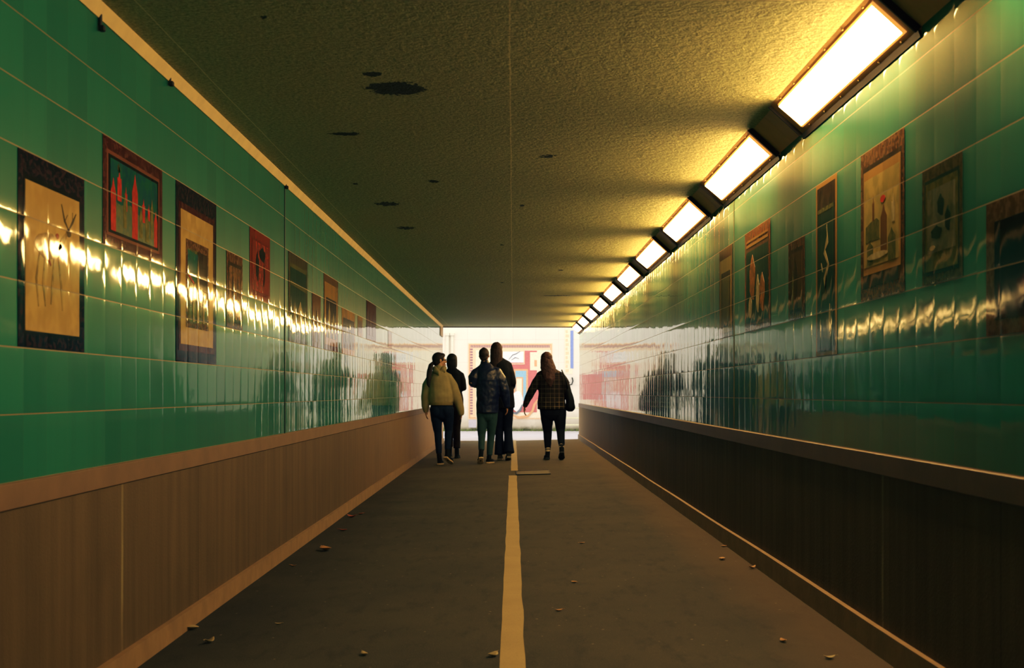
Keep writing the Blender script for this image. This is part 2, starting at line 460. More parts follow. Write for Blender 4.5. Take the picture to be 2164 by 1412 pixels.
def mt(n, c, c2=None, **k):
    if c2 is not None: k['col2'] = c2
    return (n, c, k)
CREAM = (.56, .40, .15)
navy = mt('navy_mosaic', (.008, .010, .020), (.055, .025, .035), pscale=38, contrast=(.5, .55), stretch=(1, 1, 1.5))
maroon = mt('maroon_mosaic', (.07, .014, .014), (.13, .045, .035), pscale=45, contrast=(.5, .56))
rose = mt('rose_band', (.22, .085, .05))
black = mt('black_band', (.012, .011, .012))
cream = mt('cream_field', CREAM, (.48, .33, .12), pscale=8)
brown = mt('brown_mosaic', (.11, .045, .02), (.2, .11, .05), pscale=45, contrast=(.48, .56))
ochre = mt('ochre_band', (.38, .22, .07))
sky = mt('teal_sky', (.015, .10, .13), (.02, .14, .10), pscale=14)
red = mt('red_paint', (.62, .055, .035), (.42, .045, .03), pscale=30)
leafg = mt('green_ground', (.09, .13, .03), (.03, .10, .04), pscale=22)
dteal = mt('dark_teal', (.012, .045, .04), (.03, .07, .045), pscale=25)
dbrown = mt('dark_brown_paint', (.07, .04, .02), (.03, .02, .015), pscale=25)
olive = mt('olive_paint', (.16, .15, .05), (.10, .11, .04), pscale=22)
lgrey = mt('pale_paint', (.5, .42, .25), (.35, .3, .15), pscale=22)

def tower(x, w, h, b=0.0):
    return [(x - w / 2, b), (x + w / 2, b), (x + w / 2, h * .72 + b * .28), (x + w * .2, h * .86), (x, h), (x - w * .2, h * .86), (x - w / 2, h * .72 + b * .28)]
def ell(cx, cy, rx, ry, n=14, jit=0):
    return [(cx + rx * math.cos(i * 2 * PI / n) * (1 + jit * math.sin(i * 2.7)), cy + ry * math.sin(i * 2 * PI / n) * (1 + jit * math.cos(i * 1.9))) for i in range(n)]
def stroke(pts, w):
    L, R = [], []
    for i, p in enumerate(pts):
        a = pts[max(0, i - 1)]; b = pts[min(len(pts) - 1, i + 1)]
        dx, dy = b[0] - a[0], b[1] - a[1]; l = math.hypot(dx, dy) or 1
        ww = w * (1 if i not in (0, len(pts) - 1) else .4)
        L.append((p[0] - dy / l * ww, p[1] + dx / l * ww)); R.append((p[0] + dy / l * ww, p[1] - dx / l * ww))
    return L + R[::-1]

picture('L', 'tile_picture', 'tall cream tile picture of a faint antlered animal, dark mosaic border, nearest on left wall', 4.01, 4.63, 2, 5,
    [('border', (0, 0, 0, 0), navy), ('border_line', (.045, .045, .040, .070), black), ('painted_field', (.012, .012, .012, .016), cream)],
    [('antler', mt('antler_ink', (.10, .075, .035)), [stroke([(.78, .76), (.70, .82), (.64, .93)], .014), stroke([(.78, .76), (.86, .83), (.93, .90)], .014), stroke([(.70, .81), (.76, .87)], .009), stroke([(.86, .83), (.86, .90)], .009), ell(.78, .74, .05, .03)]),
     ('animal_body', mt('body_ink', (.26, .18, .07), (.42, .30, .11), pscale=25), [ell(.40, .60, .26, .09, 14, .1), stroke([(.74, .73), (.66, .66), (.58, .60)], .035), stroke([(.24, .55), (.18, .36), (.22, .17)], .018), stroke([(.33, .52), (.30, .34), (.34, .18)], .018), stroke([(.5, .53), (.47, .36), (.44, .2)], .018), stroke([(.58, .55), (.63, .36), (.66, .17)], .018)]),
     ('red_mark', mt('mark_red', (.30, .06, .03)), [stroke([(.30, .64), (.36, .55), (.44, .47)], .022), ell(.56, .69, .03, .02)])])
picture('L', 'tile_picture', 'wide tile picture of red towers under teal sky, maroon border, on left wall', 4.84, 5.66, 4, 6,
    [('border', (0, 0, 0, 0), maroon), ('border_line', (.045, .05, .038, .045), rose), ('inner_border', (.018, .018, .012, .014), black), ('painted_field', (.022, .022, .010, .012), sky)],
    [('ground', leafg, [[(0, 0), (1, 0), (1, .32), (.8, .42), (.6, .36), (.4, .46), (.2, .40), (0, .44)]]),
     ('red_tower', red, [tower(.05, .10, .74), tower(.17, .08, .90, .45), tower(.49, .12, .95), tower(.30, .05, .70, .35), tower(.68, .06, .66, .3), tower(.80, .05, .62, .36), tower(.96, .08, .56)]),
     ('pale_figure', mt('figure_olive', (.25, .22, .07), (.14, .16, .05), pscale=30), [tower(.28, .06, .6, .1), tower(.62, .07, .5, .05), tower(.76, .08, .45, .03), tower(.16, .05, .99, .88), tower(.87, .06, .72, .1)])])
picture('L', 'tile_picture', 'large tile picture with dark top border, cream mount and small arched scene, on left wall', 5.89, 6.69, 2, 6,
    [('border', (0, 0, 0, 0), navy), ('border_line', (.045, .045, .05, .085), maroon), ('mount', (.035, .035, .03, .03), cream), ('inner_border', (.09, .10, .08, .125), brown), ('painted_field', (.03, .03, .03, .04), olive)],
    [('sky_patch', sky, [[(0, .62), (.42, .55), (.5, .95), (0, .98)]]), ('arch', dbrown, [[(.55, .5), (1, .45), (1, 1), (.5, 1)], [(.08, .2), (.2, .2), (.2, .5), (.08, .5)]]),
     ('red_mark', red, [[(.02, .62), (.3, .52), (.3, .55), (.02, .66)]]), ('pale_column', lgrey, [tower(.5, .1, .9), tower(.28, .06, .5), tower(.8, .06, .45)])])
picture('L', 'tile_picture', 'small low brown tile picture just left of the red one on left wall', 6.93, 7.34, 3, 5,
    [('border', (0, 0, 0, 0), brown), ('inner_border', (.035, .035, .03, .05), dbrown), ('painted_field', (.02, .02, .02, .02), mt('tan_paint', (.24, .13, .05), (.14, .07, .03), pscale=22))],
    [('column', dbrown, [tower(.3, .15, .9), tower(.72, .12, .8)])])
picture('L', 'tile_picture', 'bright red tile picture with dark figures, left of the black wall joint', 7.54, 8.17, 4, 6,
    [('border', (0, 0, 0, 0), mt('red_mosaic', (.26, .035, .02), (.17, .03, .02), pscale=45, contrast=(.48, .56))), ('inner_border', (.05, .05, .03, .05), mt('deep_red', (.16, .02, .015))), ('painted_field', (.02, .02, .015, .015), mt('red_field', (.32, .05, .025), (.2, .03, .02), pscale=20))],
    [('dark_figure', black, [ell(.3, .5, .1, .28, 12, .2), ell(.62, .78, .2, .14, 12, .2), stroke([(.7, .6), (.75, .4), (.7, .15)], .05)])])
picture('L', 'tile_picture', 'dark grey tile picture just right of the black joint on left wall', 8.84, 9.66, 3, 6,
    [('border', (0, 0, 0, 0), mt('grey_mosaic', (.05, .045, .03), (.12, .09, .05), pscale=45)), ('inner_border', (.05, .05, .04, .07), olive), ('painted_field', (.02, .02, .02, .03), dteal)],
    [('pale_band', olive, [[(0, .74), (1, .70), (1, .76), (0, .8)]]), ('pale_figure', lgrey, [ell(.62, .3, .14, .2, 12, .2), tower(.25, .1, .5, .05)])])
picture('L', 'tile_picture', 'small low brown tile picture between the dark grey and ochre ones on left wall', 9.88, 10.32, 3, 5,
    [('border', (0, 0, 0, 0), brown), ('painted_field', (.05, .05, .04, .06), mt('tan_paint', (.24, .13, .05), (.14, .07, .03), pscale=22))], [('column', dbrown, [tower(.5, .3, .8)])])
picture('L', 'tile_picture', 'ochre tile picture in dark frame, second beyond the black joint at high level', 10.5, 11.35, 3, 6,
    [('border', (0, 0, 0, 0), brown), ('mount', (.04, .04, .04, .06), ochre), ('painted_field', (.08, .08, .06, .12), dbrown)],
    [('pale_figure', lgrey, [tower(.3, .16, .9), tower(.7, .16, .7)])])
picture('L', 'tile_picture', 'wide low tan tile picture beyond the ochre one on left wall', 11.6, 12.57, 3, 5,
    [('border', (0, 0, 0, 0), ochre), ('painted_field', (.08, .08, .05, .08), dbrown)], [('pale_figure', olive, [ell(.3, .5, .15, .3), ell(.7, .4, .15, .3)])])
picture('L', 'tile_picture', 'tiny square tan tile picture, lowest of the far ones on left wall', 12.8, 13.2, 4, 5,
    [('border', (0, 0, 0, 0), ochre), ('painted_field', (.05, .05, .04, .04), brown)], [])
picture('L', 'tile_picture', 'far maroon tile picture high on left wall', 13.55, 14.5, 4, 6,
    [('border', (0, 0, 0, 0), maroon), ('painted_field', (.07, .07, .05, .05), mt('dark_red_paint', (.14, .03, .02), (.06, .02, .02), pscale=25))], [('column', maroon, [tower(.3, .14, .9), tower(.7, .14, .9)])])
picture('L', 'tile_picture', 'farthest small ochre tile picture on left wall near the tunnel mouth', 15.9, 16.4, 4, 5,
    [('border', (0, 0, 0, 0), brown), ('painted_field', (.06, .06, .04, .04), ochre)], [])

def joint_yR(n): return n
picture('R', 'tile_picture', 'dark tile picture in brown border cut by the right photo edge', 3.15, 3.97, 2, 4,
    [('border', (0, 0, 0, 0), mt('umber_mosaic', (.10, .055, .025), (.16, .10, .05), pscale=30, contrast=(.45, .6))), ('painted_field', (.07, .05, .045, .06), mt('near_black_paint', (.006, .007, .010), (.012, .012, .016), pscale=20))],
    [])
picture('R', 'tile_picture', 'faded greenish tile picture, second from the right photo edge', 4.18, 4.59, 3, 5,
    [('border', (0, 0, 0, 0), mt('olive_mosaic', (.075, .07, .03), (.12, .10, .045), pscale=40)), ('border_line', (.03, .03, .03, .04), dteal), ('inner_border', (.012, .012, .012, .012), olive), ('painted_field', (.02, .02, .06, .025), mt('faded_green', (.10, .12, .05), (.16, .15, .07), pscale=18))],
    [('dark_figure', dteal, [ell(.5, .7, .12, .16, 12, .2), ell(.35, .3, .2, .1, 12, .2), ell(.75, .45, .1, .18, 12, .2)]), ('pale_mark', lgrey, [ell(.2, .08, .1, .04)])])
picture('R', 'tile_picture', 'largest tile picture on right wall, cream scene with red dot and dark base', 4.80, 5.40, 3, 6,
    [('border', (0, 0, 0, 0), brown), ('inner_border', (.035, .03, .05, .06), dbrown), ('border_line', (.012, .012, .05, .02), ochre), ('painted_field', (.014, .014, .03, .035), mt('cream_scene', (.45, .34, .12), (.34, .28, .10), pscale=14))],
    [('building', olive, [[(.05, .28), (.45, .28), (.45, .48), (.38, .52), (.2, .5), (.05, .46)], tower(.18, .18, .3, .02), tower(.8, .2, .35, .0)]),
     ('brown_tower', mt('umber_paint', (.16, .08, .03)), [tower(.58, .17, .66, .1), tower(.28, .05, .8, .5)]), ('red_mark', red, [ell(.56, .70, .07, .04)]),
     ('pale_figure', lgrey, [tower(.85, .08, .7, .4), ell(.4, .1, .3, .04)])])
picture('R', 'tile_picture', 'narrow tall tile picture with pale curving figure on right wall', 5.80, 6.20, 2, 6,
    [('border', (0, 0, 0, 0), ochre), ('inner_border', (.03, .03, .02, .02), dbrown), ('painted_field', (.02, .02, .02, .10), dteal)],
    [('pale_figure', lgrey, [stroke([(.55, .86), (.62, .76), (.42, .68), (.66, .58), (.4, .46), (.5, .4)], .05), stroke([(.2, .6), (.3, .55)], .03), tower(.75, .1, .3, .1)]), ('top_band', olive, [[(0, .97), (1, .97), (1, 1), (0, 1)]])])
picture('R', 'tile_picture', 'small brown tile picture left of the narrow tall one on right wall', 6.44, 6.82, 3, 5,
    [('border', (0, 0, 0, 0), brown), ('inner_border', (.03, .03, .03, .04), dbrown), ('painted_field', (.02, .02, .02, .02), mt('umber_field', (.16, .09, .035), (.08, .05, .02), pscale=22))],
    [('column', dbrown, [tower(.5, .24, .9)]), ('pale_mark', olive, [tower(.22, .12, .7)])])
picture('R', 'tile_picture', 'tile picture with striped orange top band and crowded figures on right wall', 7.30, 8.10, 3, 6,
    [('border', (0, 0, 0, 0), mt('rust_band', (.30, .12, .04), (.2, .08, .03), pscale=30)), ('inner_border', (.03, .03, .03, .09), brown), ('painted_field', (.03, .03, .02, .03), dteal)],
    [('top_stripe', ochre, [[(0, 1.06), (1, 1.06), (1, 1.10), (0, 1.10)], [(0, 1.13), (1, 1.13), (1, 1.16), (0, 1.16)]]),
     ('orange_figure', mt('orange_paint', (.42, .18, .05), (.25, .12, .04), pscale=25), [ell(.3, .6, .14, .3, 12, .15), ell(.75, .35, .12, .25, 12, .15)]), ('pale_figure', lgrey, [ell(.55, .35, .08, .25, 12, .15), ell(.2, .2, .08, .15)])])
picture('R', 'tile_picture', 'farthest tile picture on right wall, brown frame by the pale joint', 8.56, 9.10, 3, 6,
    [('border', (0, 0, 0, 0), brown), ('mount', (.04, .04, .03, .07), mt('gold_band', (.3, .24, .08))), ('inner_border', (.05, .05, .04, .09), dbrown), ('painted_field', (.03, .03, .03, .03), olive)], [])

# ------------------------------------------------------------------ clips, bracket at the top of the left wall
def clip(y, drop, label):
    r = empty('cable_clip', (XL, y, EYE + 1.352)); props(r, label, 'clip')
    bm = bmesh.new(); box(bm, .002, .014, -.008, .008, -drop, .03); bevel(bm, .003, 1); mesh_obj('strap', bm, M_BLACK, r)
    bm = bmesh.new(); box(bm, .004, .026, -.011, .011, -drop - .018, -drop + .004); bevel(bm, .004, 1); mesh_obj('hook', bm, M_BLACK, r)
clip(4.79, .03, 'nearest small black clip hanging from the cove strip on left wall')
clip(5.76, .004, 'small black clip on the left cove strip, above the large cream-mounted picture')
clip(8.70, .0, 'small black clip at the head of the black wall joint')
bm = bmesh.new(); box(bm, XL + .004, XL + .012, 27.25, 28.25, EYE + 1.17, EYE + 1.392); bevel(bm, .002, 1)
o = mesh_obj('corner_plate', bm, plain('tan_plate', (.45, .28, .11), .5)); props(o, 'tan plate at the top corner where the left wall meets the tunnel mouth', 'plate')

# ------------------------------------------------------------------ fallen leaves
def leaf(i, px, py, sz, col, label):
    x, y = on_floor(px, py)
    rnd = random.Random(i * 7 + 3)
    bm = bmesh.new(); n = 8; rows = []
    L = sz * 1.3; w = L * rnd.uniform(.22, .34); curl = rnd.uniform(.10, .30) * L
    for k in range(n + 1):
        u = k / n; hw = w * math.sin(PI * min(1, u * .95 + .03)) ** .8
        zz = curl * (2 * u - 1) ** 2
        rows.append([bm.verts.new((-hw, (u - .5) * L, zz + hw * .45)), bm.verts.new((0, (u - .5) * L, zz)), bm.verts.new((hw, (u - .5) * L, zz + hw * .5))])
    for a, b in zip(rows, rows[1:]):
        for j in (0, 1): bm.faces.new((a[j], a[j + 1], b[j + 1], b[j]))
    r = bmesh.ops.extrude_face_region(bm, geom=list(bm.faces))
    for q in [g_ for g_ in r['geom'] if isinstance(g_, bmesh.types.BMVert)]: q.co.z += .0012
    o = mesh_obj('fallen_leaf', bm, col, None, smooth=True)
    o.location = (x, y, floor_z(x) + .0015); o.rotation_euler = (0, 0, rnd.uniform(0, 6.28))
    props(o, label, 'leaf', 'dry leaves fallen on the path')
    bm = bmesh.new(); box(bm, -.001, .001, -L * .5 - L * .25, -L * .48, curl, curl + .002); mesh_obj('stalk', bm, col, o)
tan_l = plain('tan_leaf', (.42, .24, .09), .6); red_l = plain('rust_leaf', (.34, .10, .045), .6); grey_l = plain('pale_leaf', (.34, .29, .16), .6)
LV = [(652, 1136, .07, tan_l, 'tan leaf by the left kerb, upper of a loose cluster'), (688, 1164, .10, tan_l, 'long curled tan leaf on the asphalt left of the line'), (625, 1155, .07, grey_l, 'grey-green leaf against the left kerb'),
      (743, 1094, .07, red_l, 'rusty leaf by the left kerb, farther than the tan cluster'), (763, 1087, .05, red_l, 'small rusty leaf, farthest by the left kerb'), (725, 1122, .05, red_l, 'small rusty leaf midway along the left kerb'),
      (460, 1273, .075, red_l, 'orange-red leaf touching the left kerb near the viewer'), (398, 1331, .075, grey_l, 'pale leaf by the left kerb, near the viewer'), (443, 1359, .05, grey_l, 'small pale leaf near the bottom left of the path'),
      (588, 1320, .025, grey_l, 'pale speck of leaf on the dark path left of the line'), (770, 1385, .04, grey_l, 'pale scrap of leaf at the bottom centre-left of the path'), (620, 1197, .03, tan_l, 'tiny tan leaf scrap left of the line'),
      (1230, 1149, .035, tan_l, 'small tan leaf right of the line, farther one'), (1530, 1156, .035, tan_l, 'small tan leaf near the right kerb, farther of three'), (1526, 1183, .05, tan_l, 'tan leaf near the right kerb, middle of three'),
      (1590, 1202, .045, tan_l, 'bright tan leaf near the right kerb, nearest of three'), (1213, 1232, .03, tan_l, 'tiny tan leaf scrap right of the line, middle distance'), (1181, 1292, .03, tan_l, 'tiny tan leaf scrap just right of the line'),
      (1753, 1393, .035, grey_l, 'pale leaf scrap at the bottom right of the path'), (1042, 1388, .05, grey_l, 'grey scrap just left of the line at the bottom'), (1655, 1357, .03, tan_l, 'tiny scrap by the right side near the bottom'),
      (635, 1219, .0, None, '')]
for i, a in enumerate(LV):
    if a[3]: leaf(i, *a)
x_, y_ = on_floor(1640, 1219)

# ------------------------------------------------------------------ outside, beyond the mouth
YW = 35.5
bm = bmesh.new(); box(bm, -9, 9, Y1, YW + .3, -.3, -.004); struct('ground', bm, M_PAVE)
bm = bmesh.new(); box(bm, -9, 9, YW, YW + .3, -.05, 4.2); struct('wall_end', bm, M_CONC)

def px2(cx, cy):     # crop reading of the mural -> wall metres
    return (cx - 832) / 293.0, EYE + (702 - cy) / 293.0
def flat(name, polys, off, mat, par):
    b = bmesh.new()
    for poly in polys:
        fr = [b.verts.new((p[0], -off, p[1])) for p in poly]; bk = [b.verts.new((p[0], -off + .006, p[1])) for p in poly]
        b.faces.new(fr); b.faces.new(bk[::-1]); n = len(poly)
        for i in range(n): b.faces.new((fr[i], bk[i], bk[(i + 1) % n], fr[(i + 1) % n]))
    return mesh_obj(name, b, mat, par)
def R(x0, y0, x1, y1):
    a, b = px2(x0, y0), px2(x1, y1)
    return [(a[0], b[1]), (b[0], b[1]), (b[0], a[1]), (a[0], a[1])]
def frame_polys(x0, y0, x1, y1, w):
    return [R(x0, y0, x1, y0 + w), R(x0, y1 - w, x1, y1), R(x0, y0 + w, x0 + w, y1 - w), R(x1 - w, y0 + w, x1, y1 - w)]
m_or = plain('orange_mural', (.78, .44, .24), .7); m_cr = plain('cream_mural', (.90, .80, .62), .7); m_pk = plain('crimson_mural', (.66, .19, .19), .7)
m_bl = plain('blue_mural', (.32, .56, .70), .7); m_pu = plain('plum_mural', (.40, .20, .24), .7); m_wh = plain('white_mural', (.88, .87, .86), .7)
m_gy = plain('grey_mural', (.18, .2, .24), .7); m_lb = plain('pale_orange', (.90, .66, .44), .7); m_db = plain('royal_blue', (.25, .33, .66), .7)
m_lv = plain('lilac_mural', (.62, .58, .66), .7)
mu = empty('wall_mural', (0, YW, .2)); props(mu, 'large framed red, blue and orange mural on the sunlit wall beyond the tunnel', 'mural')
inv = Vector((0, 0, -.2))
def mf(name, polys, off, mat):
    o = flat(name, [[(p[0], p[1] - .2) for p in q] for q in polys], off, mat, mu); return o
mf('border', [R(480, 318, 1142, 915)], .008, m_lb)
mf('border_line', frame_polys(488, 326, 1134, 907, 7), .012, m_or)
mf('mount', [R(540, 372, 1130, 905)], .014, m_cr)
teeth = [R(500 + i * 13, 332, 508 + i * 13, 352) for i in range(48)] + [R(496, 360 + i * 21, 516, 372 + i * 21) for i in range(25)]
mf('dentil_pattern', teeth, .015, m_pu)
mf('crimson_ground', [R(750, 376, 1020, 860), R(1020, 560, 1128, 760)], .018, m_pk)
mf('upper_scene', [R(752, 380, 916, 470)], .022, m_wh); mf('scene_frame', frame_polys(745, 374, 924, 484, 8), .026, m_lb)
mf('sketch_marks', [[px2(*p) for p in stroke([(800, 445), (830, 410), (860, 400), (890, 380)], 3)], [px2(*p) for p in stroke([(820, 450), (850, 430), (880, 440)], 3)]], .027, m_gy)
mf('cream_panel', [R(966, 388, 1044, 530)], .022, m_cr); mf('panel_mark', [R(1000, 450, 1020, 500)], .026, m_or)
mf('doorway', [R(840, 520, 950, 770)], .022, m_or); mf('doorway_blue', [R(852, 534, 936, 770)], .026, m_bl)
mf('inner_door', [R(855, 584, 912, 760)], .030, m_or); mf('inner_door_panel', [R(860, 594, 902, 755)], .034, m_cr)
mf('scroll', [[px2(*p) for p in stroke([(820, 880), (880, 900), (950, 890), (985, 850), (1000, 800), (1020, 770), (1060, 790)], 9)]], .030, m_or)
mf('pale_figure', [[px2(*p) for p in ell(868, 775, 44, 85, 16, .05)]], .038, m_wh)
mf('dark_curve', [[px2(*p) for p in stroke([(820, 860), (860, 868), (890, 840), (905, 800)], 9)]], .042, m_gy)
mf('base_block', [R(484, 918, 545, 980)], .008, m_lv)
# right-hand pillar painting
mp = empty('mural', (0, YW, .2)); props(mp, 'narrow ochre painted panel with royal blue strip at right of the mural', 'mural')
flat('ochre_ground', [[(p[0], p[1] - .2) for p in R(1238, 200, 1300, 560)]], .008, m_cr, mp)
flat('ochre_pattern', [[(p[0], p[1] - .2) for p in q] for q in [R(1246, 215 + i * 34, 1262 + (i % 2) * 8, 238 + i * 34) for i in range(10)]], .012, m_lb, mp)
flat('blue_strip', [[(p[0], p[1] - .2) for p in R(1283, 218, 1306, 515)]], .012, m_db, mp)
# pale pilasters left
for k, (a, b) in enumerate(((306, 330), (345, 366))):
    x0, x1 = px2(a, 0)[0], px2(b, 0)[0]
    bm = bmesh.new(); box(bm, x0, x1, YW - .06, YW - .001, 0, 2.55); bevel(bm, .006, 1)
    box(bm, x0 - .02, x1 + .02, YW - .08, YW - .001, 2.55, 2.62)
    o = mesh_obj('pilaster', bm, plain('pale_pilaster', (.78, .74, .62), .7)); props(o, ('left' if k == 0 else 'right') + ' one of two pale pilasters on the far wall left of the mural', 'pilaster', 'pilasters on the far wall')
# low rail at right foot of the wall
r = empty('low_rail', (1.33, 34.6, 0)); props(r, 'low pale rail with two bars outside the tunnel mouth, right', 'rail')
mr = plain('pale_rail', (.75, .72, .5), .5)
for zz in (.18, .36, .62):
    bm = bmesh.new(); box(bm, -.06, .9, -.02, .02, zz - .02, zz + .02); bevel(bm, .006, 1); mesh_obj('bar', bm, mr, r)
for xx in (.0, .42, .85):
    bm = bmesh.new(); box(bm, xx - .02, xx + .02, -.02, .02, -.004, .66); bevel(bm, .006, 1); mesh_obj('post', bm, mr, r)
# black scroll bracket on the far wall
bm = bmesh.new()
def tube(bm, pts, rad, seg=8):
    rings = []
    for i, p in enumerate(pts):
        p = Vector(p); a = Vector(pts[max(0, i - 1)]); b = Vector(pts[min(len(pts) - 1, i + 1)])
        t_ = (b - a).normalized(); s = t_.orthogonal().normalized() if i == 0 else (rings[-1][1] - t_ * rings[-1][1].dot(t_)).normalized()
        q = t_.cross(s); rr = rad if not isinstance(rad, (list, tuple)) else rad[i]
        rings.append(([bm.verts.new(p + (s * math.cos(k * 2 * PI / seg) + q * math.sin(k * 2 * PI / seg)) * rr) for k in range(seg)], s))
    for (a, _), (b, _) in zip(rings, rings[1:]):
        for k in range(seg): bm.faces.new((a[k], a[(k + 1) % seg], b[(k + 1) % seg], b[k]))
    bm.faces.new(rings[0][0][::-1]); bm.faces.new(rings[-1][0])
cx, cz = 1.555, EYE + .25
tube(bm, [(cx + .03, YW - .02, cz + .14), (cx + .05, YW - .05, cz + .05), (cx + .02, YW - .08, cz - .04), (cx - .05, YW - .08, cz - .06), (cx - .08, YW - .07, cz - .01), (cx - .04, YW - .06, cz + .02)], .016)
o = mesh_obj('scroll_bracket', bm, M_BLACK, smooth=True); props(o, 'small black curled bracket on the far wall below the ochre panel', 'bracket')
# weeds along the wall foot
bm = bmesh.new(); rnd = random.Random(5)
for i in range(420):
    x = rnd.uniform(-3, 3); y = YW - rnd.uniform(.10, .30); h = rnd.uniform(.02, .10) * (1.5 if rnd.random() < .15 else 1)
    a = rnd.uniform(0, PI); dx, dy = math.cos(a) * .012, math.sin(a) * .012; lx = rnd.uniform(-.03, .03)
    v0 = bm.verts.new((x - dx, y - dy, -.004)); v1 = bm.verts.new((x + dx, y + dy, -.004)); v2 = bm.verts.new((x + lx, y + lx * .5, h))
    bm.faces.new((v0, v1, v2))
o = mesh_obj('weeds', bm, plain('weed_green', (.16, .22, .05), .7)); props(o, 'low green weeds along the foot of the far wall', 'weeds', kind='stuff')

# ------------------------------------------------------------------ people
X3, Y3, Z3 = Vector((1, 0, 0)), Vector((0, 1, 0)), Vector((0, 0, 1))
def limb(bm, chain, seg=16, cap=True, flat0=False):
    """chain: [(point, half width, half depth)] lofted with rounded ends"""
    pts = [Vector(c[0]) for c in chain]; n = len(pts); fr = []
    for i in range(n):
        a = pts[max(0, i - 1)]; b = pts[min(n - 1, i + 1)]; t_ = (b - a).normalized()
        s = X3 - t_ * X3.dot(t_)
        if s.length < .3: s = Y3 - t_ * Y3.dot(t_)
        s.normalize(); fr.append((t_, s, t_.cross(s)))
    rings = []
    def ring(p, s, q, rx, ry): rings.append([bm.verts.new(p + s * (rx * math.cos(k * 2 * PI / seg)) + q * (ry * math.sin(k * 2 * PI / seg))) for k in range(seg)])
    def caps(i, sign):
        t_, s, q = fr[i]; rx, ry = chain[i][1], chain[i][2]; m = min(rx, ry)
        seq = [(.95, .31), (.75, .66), (.42, .90)] if cap else [(.9, .05)]
        return [(pts[i] + t_ * sign * m * d * (1 if cap else .2), s, q, rx * f, ry * f) for f, d in seq]
    for a in ([] if flat0 else reversed(caps(0, -1))): ring(*a)
    for i in range(n): ring(pts[i], fr[i][1], fr[i][2], chain[i][1], chain[i][2])
    for a in caps(n - 1, 1): ring(*a)
    for a, b in zip(rings, rings[1:]):
        for k in range(seg): bm.faces.new((a[k], a[(k + 1) % seg], b[(k + 1) % seg], b[k]))
    bm.faces.new(rings[0][::-1]); bm.faces.new(rings[-1])

def ball(bm, c, r, M=None):
    res = bmesh.ops.create_uvsphere(bm, u_segments=16, v_segments=10, radius=1)
    for q in res['verts']:
        p = Vector((q.co.x * r[0], q.co.y * r[1], q.co.z * r[2]))
        q.co = (M @ p if M else p) + Vector(c)

def fuse(name, bm, mat, parent, voxel=.008, smooth=4, crinkle=0, cscale=9, seed=0, mats=None):
    bmesh.ops.recalc_face_normals(bm, faces=bm.faces)
    me = bpy.data.meshes.new(name + '_raw'); bm.to_mesh(me); bm.free()
    o = bpy.data.objects.new(name + '_raw', me); COL.objects.link(o)
    m = o.modifiers.new('r', 'REMESH'); m.mode = 'VOXEL'; m.voxel_size = voxel
    if smooth:
        m = o.modifiers.new('s', 'SMOOTH'); m.iterations = smooth; m.factor = .5
    dg = bpy.context.evaluated_depsgraph_get(); dg.update()
    out = bpy.data.meshes.new_from_object(o.evaluated_get(dg))
    bpy.data.objects.remove(o); bpy.data.meshes.remove(me)
    out.name = name
    if crinkle:
        nr = [v.normal.copy() for v in out.vertices]
        for v, n_ in zip(out.vertices, nr):
            p = Vector((v.co.x * cscale, v.co.y * cscale, v.co.z * cscale * .8 + seed))
            v.co += n_ * crinkle * (noise.noise(p) + .5 * noise.noise(p * 2.3))
    out.materials.clear()
    return mesh_obj(name, None, mat, parent, smooth=True, mesh=out)

SKIN = plain('skin', (.50, .28, .18), .5, var=.08, scale=12)
def cloth(name, col, rough=.85, var=.2, scale=14): return plain(name, col, rough, .25, bumpy=.25, var=var, scale=scale)

def hand(bm, wrist, d, palm_side, curl=.35, size=1.0):
    """wrist point, pointing direction d, palm normal direction; five fingers"""
    d = Vector(d).normalized(); pn = Vector(palm_side); pn = (pn - d * pn.dot(d)).normalized(); ac = d.cross(pn).normalized()
    w = Vector(wrist); s = size
    # palm
    c = w + d * .045 * s
    Mx = Matrix((ac, pn, d)).transposed()
    ball(bm, c, (.037 * s, .015 * s, .052 * s), Mx)
    # which side the thumb sits: forward (+y)
    fwd = 1 if ac.y > 0 else -1
    for k, (o_, l_) in enumerate(((-1.0, .068), (-.35, .078), (.3, .072), (.95, .056))):
        off = -o_ * fwd * .026 * s
        b = w + d * (.085 - .006 * abs(o_)) * s + ac * off
        p = [b - d * .02 * s]; ang = 0; cur = b; p.append(cur)
        for j, fr_ in enumerate((.45, .32, .23)):
            ang += curl * (.7 + .3 * j)
            cur = cur + (d * math.cos(ang) + pn * math.sin(ang)) * l_ * fr_ * s; p.append(cur)
        limb(bm, [(q, r_ * s, r_ * s) for q, r_ in zip(p, (.0085, .0085, .008, .0075, .0065))], 8)
    b = w + d * .025 * s + ac * fwd * .028 * s
    p = [w + d * .02 * s + ac * fwd * .015 * s, b, b + (d * .7 + ac * fwd * .6 + pn * .3) * .032 * s, b + (d * .9 + ac * fwd * .45 + pn * .45) * .058 * s]
    limb(bm, [(q, r_ * s, r_ * s) for q, r_ in zip(p, (.011, .011, .0095, .0075))], 8)

